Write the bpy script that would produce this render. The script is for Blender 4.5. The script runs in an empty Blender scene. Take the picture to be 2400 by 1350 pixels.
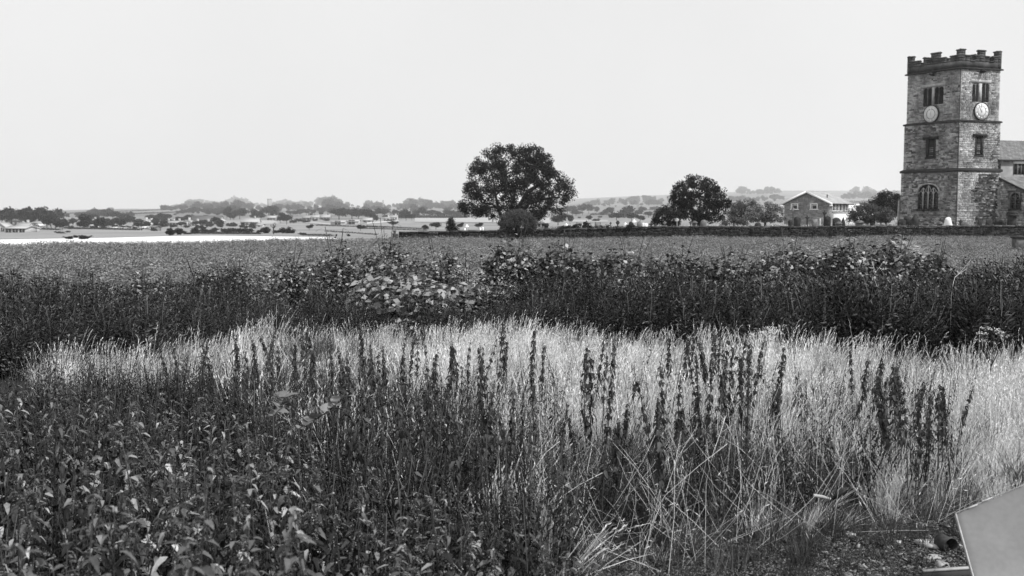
import bpy, math, random
import numpy as np
from mathutils import Matrix, Vector, Euler
R = random.Random(11)
G = np.random.default_rng(11)
sc = bpy.context.scene
COL = sc.collection
# ------------------------------------------------------------------ camera, sky, sun, exposure
EYE = 2.2
F = 2400.0
PITCH = math.atan(175 / F)
cam_data = bpy.data.cameras.new('camera')
cam_data.sensor_width = 36.0
cam_data.lens = 36.0
cam_data.clip_start = 0.05
cam_data.clip_end = 30000
cam_data.dof.use_dof = True
cam_data.dof.focus_distance = 13.0
cam_data.dof.aperture_fstop = 4.0
cam = bpy.data.objects.new('camera', cam_data)
cam.location = (0, 0, EYE)
cam.rotation_euler = (math.pi / 2 - PITCH, 0, 0)
COL.objects.link(cam)
sc.camera = cam
sc.render.resolution_x, sc.render.resolution_y = 1024, 576

SUN = Vector((0.50, -0.42, 0.76)).normalized()
world = bpy.data.worlds.new('World')
sc.world = world
world.use_nodes = True
nt = world.node_tree
nt.nodes.clear()
sky = nt.nodes.new('ShaderNodeTexSky')
sky.sky_type = 'NISHITA'
sky.sun_disc = False
sky.sun_elevation = math.asin(SUN.z)
sky.sun_rotation = math.atan2(SUN.x, SUN.y)
sky.dust_density = 6.0
sky.air_density = 1.0
bw = nt.nodes.new('ShaderNodeRGBToBW')
nt.links.new(sky.outputs[0], bw.inputs[0])
veil = nt.nodes.new('ShaderNodeMapRange')          # bright even overcast veil over the sky's own light
veil.inputs['From Min'].default_value = 0.0
veil.inputs['From Max'].default_value = 20.0
veil.inputs['To Min'].default_value = 8.6
veil.inputs['To Max'].default_value = 10.2
nt.links.new(bw.outputs[0], veil.inputs['Value'])
bg = nt.nodes.new('ShaderNodeBackground')
bg.inputs['Strength'].default_value = 0.098
tcw = nt.nodes.new('ShaderNodeTexCoord')
cl = nt.nodes.new('ShaderNodeTexNoise')
cl.inputs['Scale'].default_value = 2.2
cl.inputs['Detail'].default_value = 5
nt.links.new(tcw.outputs['Generated'], cl.inputs['Vector'])
cr = nt.nodes.new('ShaderNodeMapRange')
cr.inputs['From Min'].default_value, cr.inputs['From Max'].default_value = 0.3, 0.7
cr.inputs['To Min'].default_value, cr.inputs['To Max'].default_value = 0.955, 1.04
nt.links.new(cl.outputs[0], cr.inputs['Value'])
mu = nt.nodes.new('ShaderNodeMath')
mu.operation = 'MULTIPLY'
nt.links.new(veil.outputs[0], mu.inputs[0])
nt.links.new(cr.outputs[0], mu.inputs[1])
nt.links.new(mu.outputs[0], bg.inputs['Color'])
wo = nt.nodes.new('ShaderNodeOutputWorld')
nt.links.new(bg.outputs[0], wo.inputs['Surface'])

sun_data = bpy.data.lights.new('sun', 'SUN')
sun_data.energy = 4.4
sun_data.angle = math.radians(5)
sun = bpy.data.objects.new('sun', sun_data)
sun.rotation_euler = SUN.to_track_quat('Z', 'Y').to_euler()
sun.location = (20, -20, 60)
COL.objects.link(sun)
sc.view_settings.view_transform = 'Standard'
sc.view_settings.look = 'None'
sc.view_settings.gamma = 1.0
sc.view_settings.exposure = 0.0
sc.view_settings.use_curve_mapping = False
sc.cycles.volume_bounces = 2
sc.cycles.max_bounces = 6
sc.cycles.diffuse_bounces = 4
sc.cycles.transmission_bounces = 4
sc.cycles.use_denoising = True
sc.cycles.denoiser = 'OPENIMAGEDENOISE'
sc.cycles.denoising_prefilter = 'ACCURATE'
sc.cycles.denoising_input_passes = 'RGB_ALBEDO_NORMAL'
sc.render.film_transparent = False

# ------------------------------------------------------------------ picture geometry helpers
CP, SP = math.cos(PITCH), math.sin(PITCH)
def ray(px, py):
    a, b = (px - 1200) / F, (675 - py) / F
    return Vector((a, CP + b * SP, -SP + b * CP))
def at(px, py, Y):
    r = ray(px, py)
    t = Y / r.y
    return Vector((r.x * t, Y, EYE + r.z * t))
def pix(x, y, z):
    z = z - EYE
    f = y * CP - z * SP
    v = y * SP + z * CP
    return 1200 + F * x / f, 675 - F * v / f
def hit(px, py, z):
    r = ray(px, py)
    t = (z - EYE) / r.z
    return Vector((r.x * t, r.y * t, z))
def inpoly(x, y, poly):
    c = False
    n = len(poly)
    j = n - 1
    for i in range(n):
        xi, yi = poly[i]
        xj, yj = poly[j]
        if (yi > y) != (yj > y) and x < (xj - xi) * (y - yi) / (yj - yi) + xi:
            c = not c
        j = i
    return c
def U(a, b):
    return R.uniform(a, b)

# ------------------------------------------------------------------ materials (black and white photograph: greys only)
def mat(name, a, rough=0.85, spec=0.25, isl=0.0, obj=0.0, noise=None, noise2=None, trans=0.0, bump=None, stretch=None, glint=None):
    m = bpy.data.materials.new(name)
    m.use_nodes = True
    t = m.node_tree
    N, L = t.nodes, t.links
    N.clear()
    out = N.new('ShaderNodeOutputMaterial')
    p = N.new('ShaderNodeBsdfPrincipled')
    p.inputs['Roughness'].default_value = rough
    p.inputs['Specular IOR Level'].default_value = spec
    def M(op, x, y):
        n = N.new('ShaderNodeMath')
        n.operation = op
        for i, s in enumerate((x, y)):
            if isinstance(s, (int, float)):
                n.inputs[i].default_value = s
            else:
                L.new(s, n.inputs[i])
        return n.outputs[0]
    def MR(src, lo, hi, f0=0.0, f1=1.0):
        n = N.new('ShaderNodeMapRange')
        n.inputs['From Min'].default_value, n.inputs['From Max'].default_value = f0, f1
        n.inputs['To Min'].default_value, n.inputs['To Max'].default_value = lo, hi
        L.new(src, n.inputs['Value'])
        return n.outputs[0]
    val = N.new('ShaderNodeValue')
    val.outputs[0].default_value = a
    v = val.outputs[0]
    if isl:
        g = N.new('ShaderNodeNewGeometry')
        v = M('MULTIPLY', v, MR(g.outputs['Random Per Island'], 1 - isl, 1 + isl))
    if glint:                       # leaf highlights put into the colour: most leaves dark, a few pale ones
        g = N.new('ShaderNodeNewGeometry')
        v = M('MULTIPLY', v, MR(M('POWER', g.outputs['Random Per Island'], glint[2]), glint[0], glint[1]))
    if obj:
        g = N.new('ShaderNodeObjectInfo')
        v = M('MULTIPLY', v, MR(g.outputs['Random'], 1 - obj, 1 + obj))
    if noise or noise2 or bump:
        g = N.new('ShaderNodeNewGeometry')
        pos = g.outputs['Position']
        if stretch:
            mp = N.new('ShaderNodeMapping')
            mp.inputs['Scale'].default_value = stretch
            L.new(pos, mp.inputs[0])
            pos = mp.outputs[0]
    for nn in (noise, noise2):
        if nn:
            x = N.new('ShaderNodeTexNoise')
            x.inputs['Scale'].default_value = nn[0]
            x.inputs['Detail'].default_value = 5
            L.new(pos, x.inputs['Vector'])
            v = M('MULTIPLY', v, MR(x.outputs[0], nn[1], nn[2], 0.3, 0.7))
    L.new(v, p.inputs['Base Color'])
    if bump:
        x = N.new('ShaderNodeTexNoise')
        x.inputs['Scale'].default_value = bump[0]
        x.inputs['Detail'].default_value = 6
        L.new(pos, x.inputs['Vector'])
        b = N.new('ShaderNodeBump')
        b.inputs['Strength'].default_value = bump[1]
        b.inputs['Distance'].default_value = bump[2]
        L.new(x.outputs[0], b.inputs['Height'])
        L.new(b.outputs[0], p.inputs['Normal'])
    if trans:
        tr = N.new('ShaderNodeBsdfTranslucent')
        L.new(v, tr.inputs[0])
        mx = N.new('ShaderNodeMixShader')
        mx.inputs[0].default_value = trans
        L.new(p.outputs[0], mx.inputs[1])
        L.new(tr.outputs[0], mx.inputs[2])
        L.new(mx.outputs[0], out.inputs[0])
    else:
        L.new(p.outputs[0], out.inputs[0])
    return m
M_SOIL = mat('soil', 0.02, noise=(1.2, 0.6, 1.4), noise2=(40, 0.4, 1.6), bump=(60, 0.6, 0.02))
M_CROPSOIL = mat('crop_soil', 0.05, noise=(3, 0.6, 1.4))
M_STUBBLE = mat('stubble', 0.74, noise=(0.4, 0.93, 1.04))
M_YARD = mat('churchyard_turf', 0.14, noise=(0.5, 0.6, 1.5), noise2=(6, 0.7, 1.3))
M_MEADOW = mat('meadow_turf', 0.21, noise=(0.02, 0.75, 1.25), noise2=(0.35, 0.85, 1.15))
M_HILL = mat('hill_turf', 0.13, noise=(0.004, 0.6, 1.7), noise2=(0.03, 0.7, 1.2))
M_PALEFIELD = mat('pale_field', 0.33, noise=(0.05, 0.9, 1.1))
M_STRAW = mat('straw', 0.66, 0.7, 0.2, isl=0.4, obj=0.4, trans=0.28)
M_STRAW2 = mat('pale_stem', 0.66, 0.6, 0.3, isl=0.3, obj=0.2, trans=0.1)
M_GREEN = mat('green_grass', 0.075, 0.6, 0.08, isl=0.6, obj=0.3, trans=0.2)
M_NETTLE = mat('nettle_leaf', 0.045, 0.5, 0.12, glint=(0.4, 8.5, 3.0), obj=0.4, trans=0.1, noise=(60, 0.8, 1.25))
M_NSTEM = mat('nettle_stem', 0.04, 0.6)
M_SPIRE = mat('spire_leaf', 0.05, 0.6, 0.12, isl=0.5, obj=0.3, trans=0.15)
M_WEED = mat('weed_leaf', 0.026, 0.55, 0.06, glint=(0.5, 4.5, 3.5), obj=0.5, trans=0.12)
M_UNDER = mat('undergrowth_leaf', 0.045, 0.6, 0.06, glint=(0.4, 4.5, 3.0), obj=0.5, trans=0.15)
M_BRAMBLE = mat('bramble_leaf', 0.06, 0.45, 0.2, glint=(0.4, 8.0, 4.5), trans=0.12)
M_SHOOT = mat('shoot_leaf', 0.17, 0.5, 0.2, obj=0.4, noise=(25, 0.75, 1.2), trans=0.15)
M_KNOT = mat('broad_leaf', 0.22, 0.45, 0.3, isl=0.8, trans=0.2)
M_FLOWER = mat('white_flower', 0.6, isl=0.2)
M_CROP = mat('crop_leaf', 0.22, 0.55, 0.15, isl=0.35, obj=0.25, trans=0.2)
M_TREE = mat('tree_leaf', 0.024, 0.6, 0.06, isl=0.35, trans=0.15)
M_BUSH = mat('bush_leaf', 0.085, 0.6, 0.1, isl=0.6, trans=0.15)
M_BLOSSOM = mat('blossom_leaf', 0.2, 0.6, 0.3, isl=0.95, trans=0.15)
M_FAR = mat('distant_leaf', 0.03, 0.8, 0.1, isl=0.5, obj=0.3)
M_BARK = mat('bark', 0.03, 0.9, noise=(8, 0.6, 1.4))
M_WALL = mat('wall_stone', 0.05, 0.9, 0.1, isl=0.6, obj=0.5, noise=(2.5, 0.4, 1.7))
M_JOINT = mat('mortar', 0.085, 0.95, 0.1)
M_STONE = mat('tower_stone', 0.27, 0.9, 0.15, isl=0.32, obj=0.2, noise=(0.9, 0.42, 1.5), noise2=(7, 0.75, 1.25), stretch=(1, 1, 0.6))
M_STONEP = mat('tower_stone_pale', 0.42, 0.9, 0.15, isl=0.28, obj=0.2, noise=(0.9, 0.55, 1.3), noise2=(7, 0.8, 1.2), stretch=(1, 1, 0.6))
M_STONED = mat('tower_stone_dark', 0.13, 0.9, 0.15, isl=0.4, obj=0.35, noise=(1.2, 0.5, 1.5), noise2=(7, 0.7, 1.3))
M_BLOTCH = mat('tower_stone_blotch', 0.075, 0.9, 0.15, isl=0.7, obj=0.5, noise=(1.6, 0.5, 1.6), noise2=(7, 0.7, 1.3))  # darkest tower stones, for a blotch low on the right face
M_PARAPET = mat('parapet_stone', 0.06, 0.9, 0.1, isl=0.35, noise=(1.5, 0.5, 1.6), noise2=(9, 0.7, 1.3))
M_BLACK = mat('dark_opening', 0.012, 0.5)
M_TRIM = mat('sooty_trim', 0.03, 0.9, noise=(3, 0.6, 1.5))
M_PALETRIM = mat('pale_trim', 0.42, 0.85, noise=(3, 0.7, 1.2))
M_CLOCK = mat('clock_face', 0.70, 0.6)
M_WHITE = mat('white_paint', 0.82, 0.5)
M_SLATE = mat('slate', 0.16, 0.7, 0.3, isl=0.25, noise=(2, 0.8, 1.2))
M_RENDER = mat('render_wall', 0.36, 0.9, noise=(1.5, 0.8, 1.2))
M_BRICK = mat('house_brick', 0.27, 0.9, isl=0.3, noise=(1.0, 0.8, 1.2), noise2=(8, 0.8, 1.2))
M_TILE = mat('house_roof', 0.34, 0.8, isl=0.15, noise=(0.8, 0.85, 1.15))
M_PALEWALL = mat('pale_house_wall', 0.42, 0.9, obj=0.12)
M_PALEROOF = mat('pale_roof', 0.34, 0.9, obj=0.2)
M_DARKROOF = mat('dark_roof', 0.14, 0.9, obj=0.2)
M_GREYWALL = mat('grey_house_wall', 0.25, 0.9, obj=0.3)
M_GLASS = mat('window_glass', 0.02, 0.1, 0.5)
M_GRAVED = mat('dark_headstone', 0.03, 0.8, noise=(4, 0.6, 1.5))
M_GRAVEG = mat('grey_headstone', 0.16, 0.85, noise=(4, 0.6, 1.4))
M_GRAVEP = mat('pale_headstone', 0.42, 0.85, noise=(4, 0.7, 1.2))
M_GRAVEW = mat('white_headstone', 0.85, 0.6)
M_PANEL = mat('sheet_metal', 0.20, 0.55, 0.35, noise=(2.2, 0.80, 1.14), noise2=(38, 0.93, 1.05), bump=(5, 0.25, 0.03))
M_EDGE = mat('sheet_edge', 0.42, 0.8, noise=(20, 0.6, 1.3))
M_RUST = mat('rusty_can', 0.05, 0.8, noise=(20, 0.5, 1.6))
M_CHALK = mat('pale_stone', 0.36, 0.9, obj=0.3, noise=(18, 0.6, 1.3), bump=(40, 0.6, 0.01))
M_GREYSTONE = mat('grey_stone', 0.22, 0.9, obj=0.4, noise=(14, 0.5, 1.5), bump=(40, 0.6, 0.01))
M_CHIP = mat('rubble_chip', 0.085, 0.9, isl=0.97, obj=0.8)
M_WOOD = mat('weathered_wood', 0.35, 0.85, noise=(8, 0.6, 1.3))
M_DARKWOOD = mat('dark_wood', 0.05, 0.85, noise=(8, 0.6, 1.3))
M_TIN = mat('dark_tin', 0.02, 0.6)

# ------------------------------------------------------------------ mesh builder and object helpers
class MB:
    def __init__(s):
        s.v, s.f, s.n = [], [], 0
    def add(s, v, f):
        v = np.asarray(v, float).reshape(-1, 3)
        f = np.asarray(f, int)
        s.v.append(v)
        s.f.append(f + s.n)
        s.n += len(v)
        return s
    def frame(s, o, ax, ay, az):
        """box from corner o along three edge vectors"""
        o, ax, ay, az = (np.array(q, float) for q in (o, ax, ay, az))
        v = [o, o + ax, o + ax + ay, o + ay, o + az, o + ax + az, o + ax + ay + az, o + ay + az]
        if np.dot(np.cross(ax, ay), az) < 0:
            v = [v[i] for i in (3, 2, 1, 0, 7, 6, 5, 4)]
        return s.add(v, [[3, 2, 1, 0], [4, 5, 6, 7], [0, 1, 5, 4], [1, 2, 6, 5], [2, 3, 7, 6], [3, 0, 4, 7]])
    def box(s, c, d, rz=0.0):
        cx, sx = math.cos(rz), math.sin(rz)
        ax, ay = np.array((cx, sx, 0)) * d[0], np.array((-sx, cx, 0)) * d[1]
        az = np.array((0, 0, d[2]))
        return s.frame(np.array(c) - ax / 2 - ay / 2 - az / 2, ax, ay, az)
    def tube(s, pts, rad, n=6, cap=True):
        pts = [np.array(p, float) for p in pts]
        k = len(pts)
        V = []
        for i, p in enumerate(pts):
            d = pts[min(i + 1, k - 1)] - pts[max(i - 1, 0)]
            d = d / (np.linalg.norm(d) + 1e-9)
            a = np.cross(d, (0.0, 0.0, 1.0) if abs(d[2]) < 0.9 else (1.0, 0.0, 0.0))
            a /= np.linalg.norm(a)
            b = np.cross(d, a)
            for j in range(n):
                th = 2 * math.pi * j / n
                V.append(p + (a * math.cos(th) + b * math.sin(th)) * rad[i])
        Fq = []
        for i in range(k - 1):
            for j in range(n):
                a, b = i * n + j, i * n + (j + 1) % n
                Fq.append([a, b, b + n, a + n])
        s.add(V, Fq)
        if cap:
            c = s.n - n
            s.v.append(np.zeros((0, 3)))
            s.f.append(np.array([[c, c + 1 + i, c + 2 + i] for i in range(n - 2)], int))
        return s
    def lathe(s, prof, n=12, c=(0, 0, 0), a0=0.0):
        V, Fq = [], []
        for r, z in prof:
            for j in range(n):
                th = a0 + 2 * math.pi * j / n
                V.append((c[0] + r * math.cos(th), c[1] + r * math.sin(th), c[2] + z))
        for i in range(len(prof) - 1):
            for j in range(n):
                a, b = i * n + j, i * n + (j + 1) % n
                Fq.append([a, b, b + n, a + n])
        return s.add(V, Fq)
    def slab(s, outline, o, ax, ay, az):
        """2-D outline (counter-clockwise in ax, ay) extruded along az"""
        o, ax, ay, az = (np.array(q, float) for q in (o, ax, ay, az))
        n = len(outline)
        a = [o + ax * p[0] + ay * p[1] for p in outline]
        V = a + [p + az for p in a]
        s.add(V, [[i, (i + 1) % n, n + (i + 1) % n, n + i] for i in range(n)])
        b = s.n - 2 * n
        c = np.mean(a, axis=0)
        s.add([c, c + az], np.zeros((0, 3), int))
        k = s.n - 2
        s.f.append(np.array([[k, b + (i + 1) % n, b + i] for i in range(n)] + [[k + 1, b + n + i, b + n + (i + 1) % n] for i in range(n)], int))
        s.v.append(np.zeros((0, 3)))
        return s
    def leaves(s, P, D, L, W, fold=0.25, nrm=None):
        """one diamond-shaped folded leaf per point"""
        P, D = np.asarray(P, float), np.asarray(D, float)
        n = len(P)
        if n == 0:
            return s
        D = D / (np.linalg.norm(D, axis=1, keepdims=True) + 1e-9)
        rv = G.normal(size=(n, 3)) if nrm is None else np.asarray(nrm, float) + G.normal(size=(n, 3)) * 0.35
        S = np.cross(D, rv)
        S /= np.linalg.norm(S, axis=1, keepdims=True) + 1e-9
        Nn = np.cross(S, D)
        L = np.broadcast_to(np.asarray(L, float), (n,))[:, None]
        W = np.broadcast_to(np.asarray(W, float), (n,))[:, None]
        mid = P + D * L * 0.45
        V = np.stack([P, mid + S * W / 2 + Nn * W * fold, P + D * L, mid - S * W / 2 + Nn * W * fold], 1).reshape(-1, 3)
        return s.add(V, np.arange(n * 4).reshape(n, 4))
    def mesh(s, name, m=None, smooth=False):
        V = np.concatenate(s.v) if s.v else np.zeros((0, 3))
        fs = [f for f in s.f if len(f)]
        me = bpy.data.meshes.new(name)
        me.vertices.add(len(V))
        me.vertices.foreach_set('co', V.astype(np.float32).ravel())
        li = np.concatenate([f.ravel() for f in fs])
        sz = np.concatenate([np.full(len(f), f.shape[1]) for f in fs])
        me.loops.add(len(li))
        me.loops.foreach_set('vertex_index', li.astype(np.int32))
        me.polygons.add(len(sz))
        st = np.concatenate([[0], np.cumsum(sz)[:-1]])
        me.polygons.foreach_set('loop_start', st.astype(np.int32))
        if smooth:
            me.polygons.foreach_set('use_smooth', np.ones(len(sz), bool))
        me.update(calc_edges=True)
        if m:
            me.materials.append(m)
        return me
ORD = 'first second third fourth fifth sixth seventh eighth ninth tenth eleventh twelfth thirteenth fourteenth fifteenth sixteenth seventeenth eighteenth nineteenth twentieth'.split()
def ordinal(i):
    if i < 20: return ORD[i]
    tens = {20: 'twenty', 30: 'thirty', 40: 'forty', 50: 'fifty', 60: 'sixty', 70: 'seventy'}
    k = i + 1
    return {30: 'thirtieth', 40: 'fortieth', 50: 'fiftieth', 60: 'sixtieth', 70: 'seventieth'}.get(k) or tens[k // 10 * 10] + '-' + ORD[k % 10 - 1]
def tag(o, label=None, cat=None, group=None, kind=None):
    if label: o['label'] = label
    if cat: o['category'] = cat
    if group: o['group'] = group
    if kind: o['kind'] = kind
    return o
def link(name, me, parent=None, loc=None):
    o = bpy.data.objects.new(name, me)
    if loc is not None: o.location = loc
    if parent is not None: o.parent = parent
    COL.objects.link(o)
    return o
def thing(name, label, cat, loc=(0, 0, 0), rz=0.0, group=None):
    o = bpy.data.objects.new(name, None)
    o.empty_display_size = 0.2
    o.location = loc
    o.rotation_euler = (0, 0, rz)
    COL.objects.link(o)
    return tag(o, label, cat, group)
def part(name, mb, m, parent, label=None, kind=None, smooth=False):
    me = mb.mesh(name, m, smooth) if isinstance(mb, MB) else mb
    return tag(link(name, me, parent), label, None, None, kind)
def structure(name, mb, m, smooth=True):
    return tag(link(name, mb.mesh(name, m, smooth)), kind='structure')
def copy_thing(root, loc, rz=0.0, scale=1.0, label=None, group=None):
    c = root.copy()
    COL.objects.link(c)
    c.location, c.rotation_euler = loc, (0, 0, rz)
    c.scale = (scale, scale, scale) if isinstance(scale, (int, float)) else scale
    if label: c['label'] = label
    if group: c['group'] = group
    for ch in root.children:
        d = ch.copy()
        COL.objects.link(d)
        d.parent = c
        for g in ch.children:
            e = g.copy()
            COL.objects.link(e)
            e.parent = d
    return c
def scatter(name, protos, P, rz, scl, idx, tilt=None, label=None, cat=None):
    """one 'stuff' object: many small plants standing on points (geometry nodes)"""
    P = np.asarray(P, np.float32)
    n = len(P)
    me = bpy.data.meshes.new(name)
    me.vertices.add(n)
    me.vertices.foreach_set('co', P.ravel())
    rot = np.zeros((n, 3), np.float32)
    if tilt is not None:
        rot[:, 0], rot[:, 1] = tilt[:, 0], tilt[:, 1]
    rot[:, 2] = rz
    me.attributes.new('rot', 'FLOAT_VECTOR', 'POINT').data.foreach_set('vector', rot.ravel())
    me.attributes.new('scl', 'FLOAT', 'POINT').data.foreach_set('value', np.asarray(scl, np.float32))
    me.attributes.new('pick', 'INT', 'POINT').data.foreach_set('value', np.asarray(idx, np.int32))
    o = link(name, me)
    tag(o, label, cat, None, 'stuff')
    ng = bpy.data.node_groups.new(name, 'GeometryNodeTree')
    ng.interface.new_socket('Geometry', in_out='INPUT', socket_type='NodeSocketGeometry')
    ng.interface.new_socket('Geometry', in_out='OUTPUT', socket_type='NodeSocketGeometry')
    N, L = ng.nodes, ng.links
    gi, go = N.new('NodeGroupInput'), N.new('NodeGroupOutput')
    iop = N.new('GeometryNodeInstanceOnPoints')
    jn = N.new('GeometryNodeJoinGeometry')
    for p in protos:
        oi = N.new('GeometryNodeObjectInfo')
        oi.inputs['Object'].default_value = p
        oi.inputs['As Instance'].default_value = False
        gt = N.new('GeometryNodeGeometryToInstance')
        L.new(oi.outputs['Geometry'], gt.inputs[0])
        L.new(gt.outputs[0], jn.inputs[0])
    def attr(nm, ty):
        a = N.new('GeometryNodeInputNamedAttribute')
        a.data_type = ty
        a.inputs['Name'].default_value = nm
        return a.outputs['Attribute']
    e2r = N.new('FunctionNodeEulerToRotation')
    L.new(attr('rot', 'FLOAT_VECTOR'), e2r.inputs[0])
    L.new(gi.outputs[0], iop.inputs['Points'])
    L.new(jn.outputs[0], iop.inputs['Instance'])
    iop.inputs['Pick Instance'].default_value = True
    L.new(attr('pick', 'INT'), iop.inputs['Instance Index'])
    L.new(e2r.outputs[0], iop.inputs['Rotation'])
    L.new(attr('scl', 'FLOAT'), iop.inputs['Scale'])
    L.new(iop.outputs[0], go.inputs[0])
    md = o.modifiers.new('scatter', 'NODES')
    md.node_group = ng
    return o
def proto(mb, name, m):
    return bpy.data.objects.new(name, mb.mesh(name, m) if isinstance(mb, MB) else mb)

# ------------------------------------------------------------------ terrain: one sheet cut into named pieces
T_PX = [0, 300, 600, 900, 1200, 1500, 1800, 2100, 2400]
T_D = [115, 160, 250, 350, 450, 600, 800, 1100, 1500, 2000, 2800, 4000, 5500, 7500]
T_Y = {0: [557, 554, 549, 544, 537, 527, 517, 508, 502, 497, 498, 497, 495, 494],
       300: [554, 551, 546, 540, 533, 524, 514, 506, 497, 489, 491, 492, 490, 490],
       600: [550, 549, 545, 540, 534, 525, 515, 507, 500, 493, 490, 488, 487, 488],
       900: [553, 550, 545, 538, 531, 522, 514, 507, 500, 494, 490, 485, 484, 485],
       1200: [543, 541, 538, 532, 526, 519, 513, 507, 501, 496, 488, 476, 472, 474],
       1500: [537, 535, 533, 528, 523, 517, 511, 504, 497, 490, 480, 466, 459, 460],
       1800: [535, 532, 526, 520, 515, 509, 502, 495, 488, 480, 470, 456, 447, 448],
       2100: [535, 530, 520, 510, 503, 498, 493, 487, 480, 473, 465, 456, 447, 448],
       2400: [535, 530, 520, 510, 503, 498, 493, 487, 480, 473, 465, 455, 446, 447]}
T_Z = np.array([[at(px, y, d).z for d, y in zip(T_D, T_Y[px])] for px in T_PX])
def crop_edge(px):       # far edge of the crop, the churchyard wall stands on its right part
    return float(np.interp(px, [0, 250, 500, 700, 800, 935, 2400], [64, 70, 73, 78, 80.5, 80.5, 87]))
def strip_edge(px):
    return float(np.interp(px, [0, 250, 400, 500, 750, 860, 1000, 2400], [86, 92, 99, 101, 95, 84, 114, 114]))
def yard_z(px):
    return float(np.interp(px, [860, 1000, 1300, 2400], [0, 0.05, 0.35, 0.6]))
def ground_z(x, y):
    if y < 1: return 0.0
    px = 1200 + F * x / (y * CP + EYE * SP)
    px = min(max(px, 0), 2400)
    und = 0.03 * math.sin(x * 0.9 + 0.4) * math.sin(y * 0.7 + 1.0)
    e = crop_edge(px)
    if y <= e:
        return und
    zz = [0.0, yard_z(px) * 0.8, yard_z(px) if px > 930 else min(0.0, 0.2)]
    ds = [e, e + 2.5, 113.0]
    col = [np.interp(px, T_PX, T_Z[:, j]) for j in range(len(T_D))]
    if px < 900:
        zz[2] = 0.0
        ds[2] = strip_edge(px)
    return float(np.interp(math.log(y), [math.log(q) for q in ds + T_D], zz + col))
def find_depth(px, py, d0=60, d1=5400):
    """depth at which the terrain projects to this picture row"""
    d = d0
    while d < d1:
        p = at(px, py, d)
        if ground_z(p.x, d) >= p.z: return d
        d *= 1.01
    return d1
US = np.concatenate([np.linspace(-1.5, -0.58, 12), np.linspace(-0.54, 0.54, 110), np.linspace(0.58, 1.5, 12)])
def fan_rows(rows, name, m):
    mb = MB()
    V, Fq = [], []
    for r in rows:
        for u in US:
            px = min(max(1200 + F * u, -400), 2800)
            d = r(px)
            x = u * max(d, 16.0)
            V.append((x, d, ground_z(x, d)))
    k = len(US)
    for i in range(len(rows) - 1):
        for j in range(k - 1):
            a = i * k + j
            Fq.append([a, a + 1, a + 1 + k, a + k])
    mb.add(V, Fq)
    return structure(name, mb, m)
def const(v):
    return lambda px: v
def between(f, g, n):
    return [(lambda px, t=i / n: f(px) * (1 - t) + g(px) * t) for i in range(n + 1)]
fan_rows(between(const(-14), const(22), 50), 'ground', M_SOIL)
fan_rows(between(const(22), crop_edge, 26), 'crop_field', M_CROPSOIL)
def split_fan(rows, cuts):
    """rows of the fan split by columns into named pieces"""
    for name, lo, hi, m in cuts:
        mb = MB()
        us = [u for u in US if lo <= 1200 + F * u <= hi]
        V, Fq = [], []
        for r in rows:
            for u in us:
                px = min(max(1200 + F * u, -400), 2800)
                d = r(px)
                V.append((u * d, d, ground_z(u * d, d)))
        k = len(us)
        for i in range(len(rows) - 1):
            for j in range(k - 1):
                a = i * k + j
                Fq.append([a, a + 1, a + 1 + k, a + k])
        mb.add(V, Fq)
        structure(name, mb, m)
cut = 1200 + F * float(US[np.argmin(abs(1200 + F * US - 890))])
split_fan(between(crop_edge, strip_edge, 10), [('stubble_field', -9e9, cut + 0.01, M_STUBBLE), ('churchyard_ground', cut - 0.01, 9e9, M_YARD)])
lg = lambda a, b, n: [const(math.exp(math.log(a) + (math.log(b) - math.log(a)) * i / n)) for i in range(n + 1)]
fan_rows([strip_edge] + lg(116, 800, 46), 'meadow', M_MEADOW)
fan_rows(lg(800, 7500, 50), 'hills', M_HILL)
mb = MB()
mb.add([(-9000, -9000, -16), (9000, -9000, -16), (9000, 9000, -16), (-9000, 9000, -16)], [[0, 1, 2, 3]])
structure('terrain', mb, M_MEADOW)
def patch(name, pts, m, lift=0.25, n=7):
    """a field lying on the slope: four picture corners (px, py), left-bottom, right-bottom, right-top, left-top"""
    mb = MB()
    V, Fq = [], []
    for i in range(n + 1):
        t = i / n
        for j in range(13):
            s = j / 12
            bx, by = pts[0][0] * (1 - s) + pts[1][0] * s, pts[0][1] * (1 - s) + pts[1][1] * s
            tx, ty = pts[3][0] * (1 - s) + pts[2][0] * s, pts[3][1] * (1 - s) + pts[2][1] * s
            px, py = bx * (1 - t) + tx * t, by * (1 - t) + ty * t
            d = find_depth(px, py)
            q = at(px, py, d)
            V.append((q.x, d, ground_z(q.x, d) + lift))
    for i in range(n):
        for j in range(12):
            a = i * 13 + j
            Fq.append([a, a + 1, a + 14, a + 13])
    mb.add(V, Fq)
    return structure(name, mb, m)
patch('pale_field', [(972, 521), (1290, 524), (1290, 511), (972, 511)], M_PALEFIELD)
patch('farm_yard', [(590, 527), (655, 525), (640, 516), (608, 518)], M_PALEFIELD)
patch('farm_track', [(715, 523), (775, 528), (775, 525), (715, 519)], M_PALEFIELD, n=3)
patch('farm_track', [(860, 526), (935, 519), (935, 517), (860, 522)], M_PALEWALL, n=3)
patch('pale_field', [(1960, 512), (2075, 508), (2050, 478), (1965, 480)], M_STUBBLE, n=6)
patch('pale_field', [(1340, 521), (1425, 521), (1425, 517), (1340, 517)], M_PALEFIELD, n=3)
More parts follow.
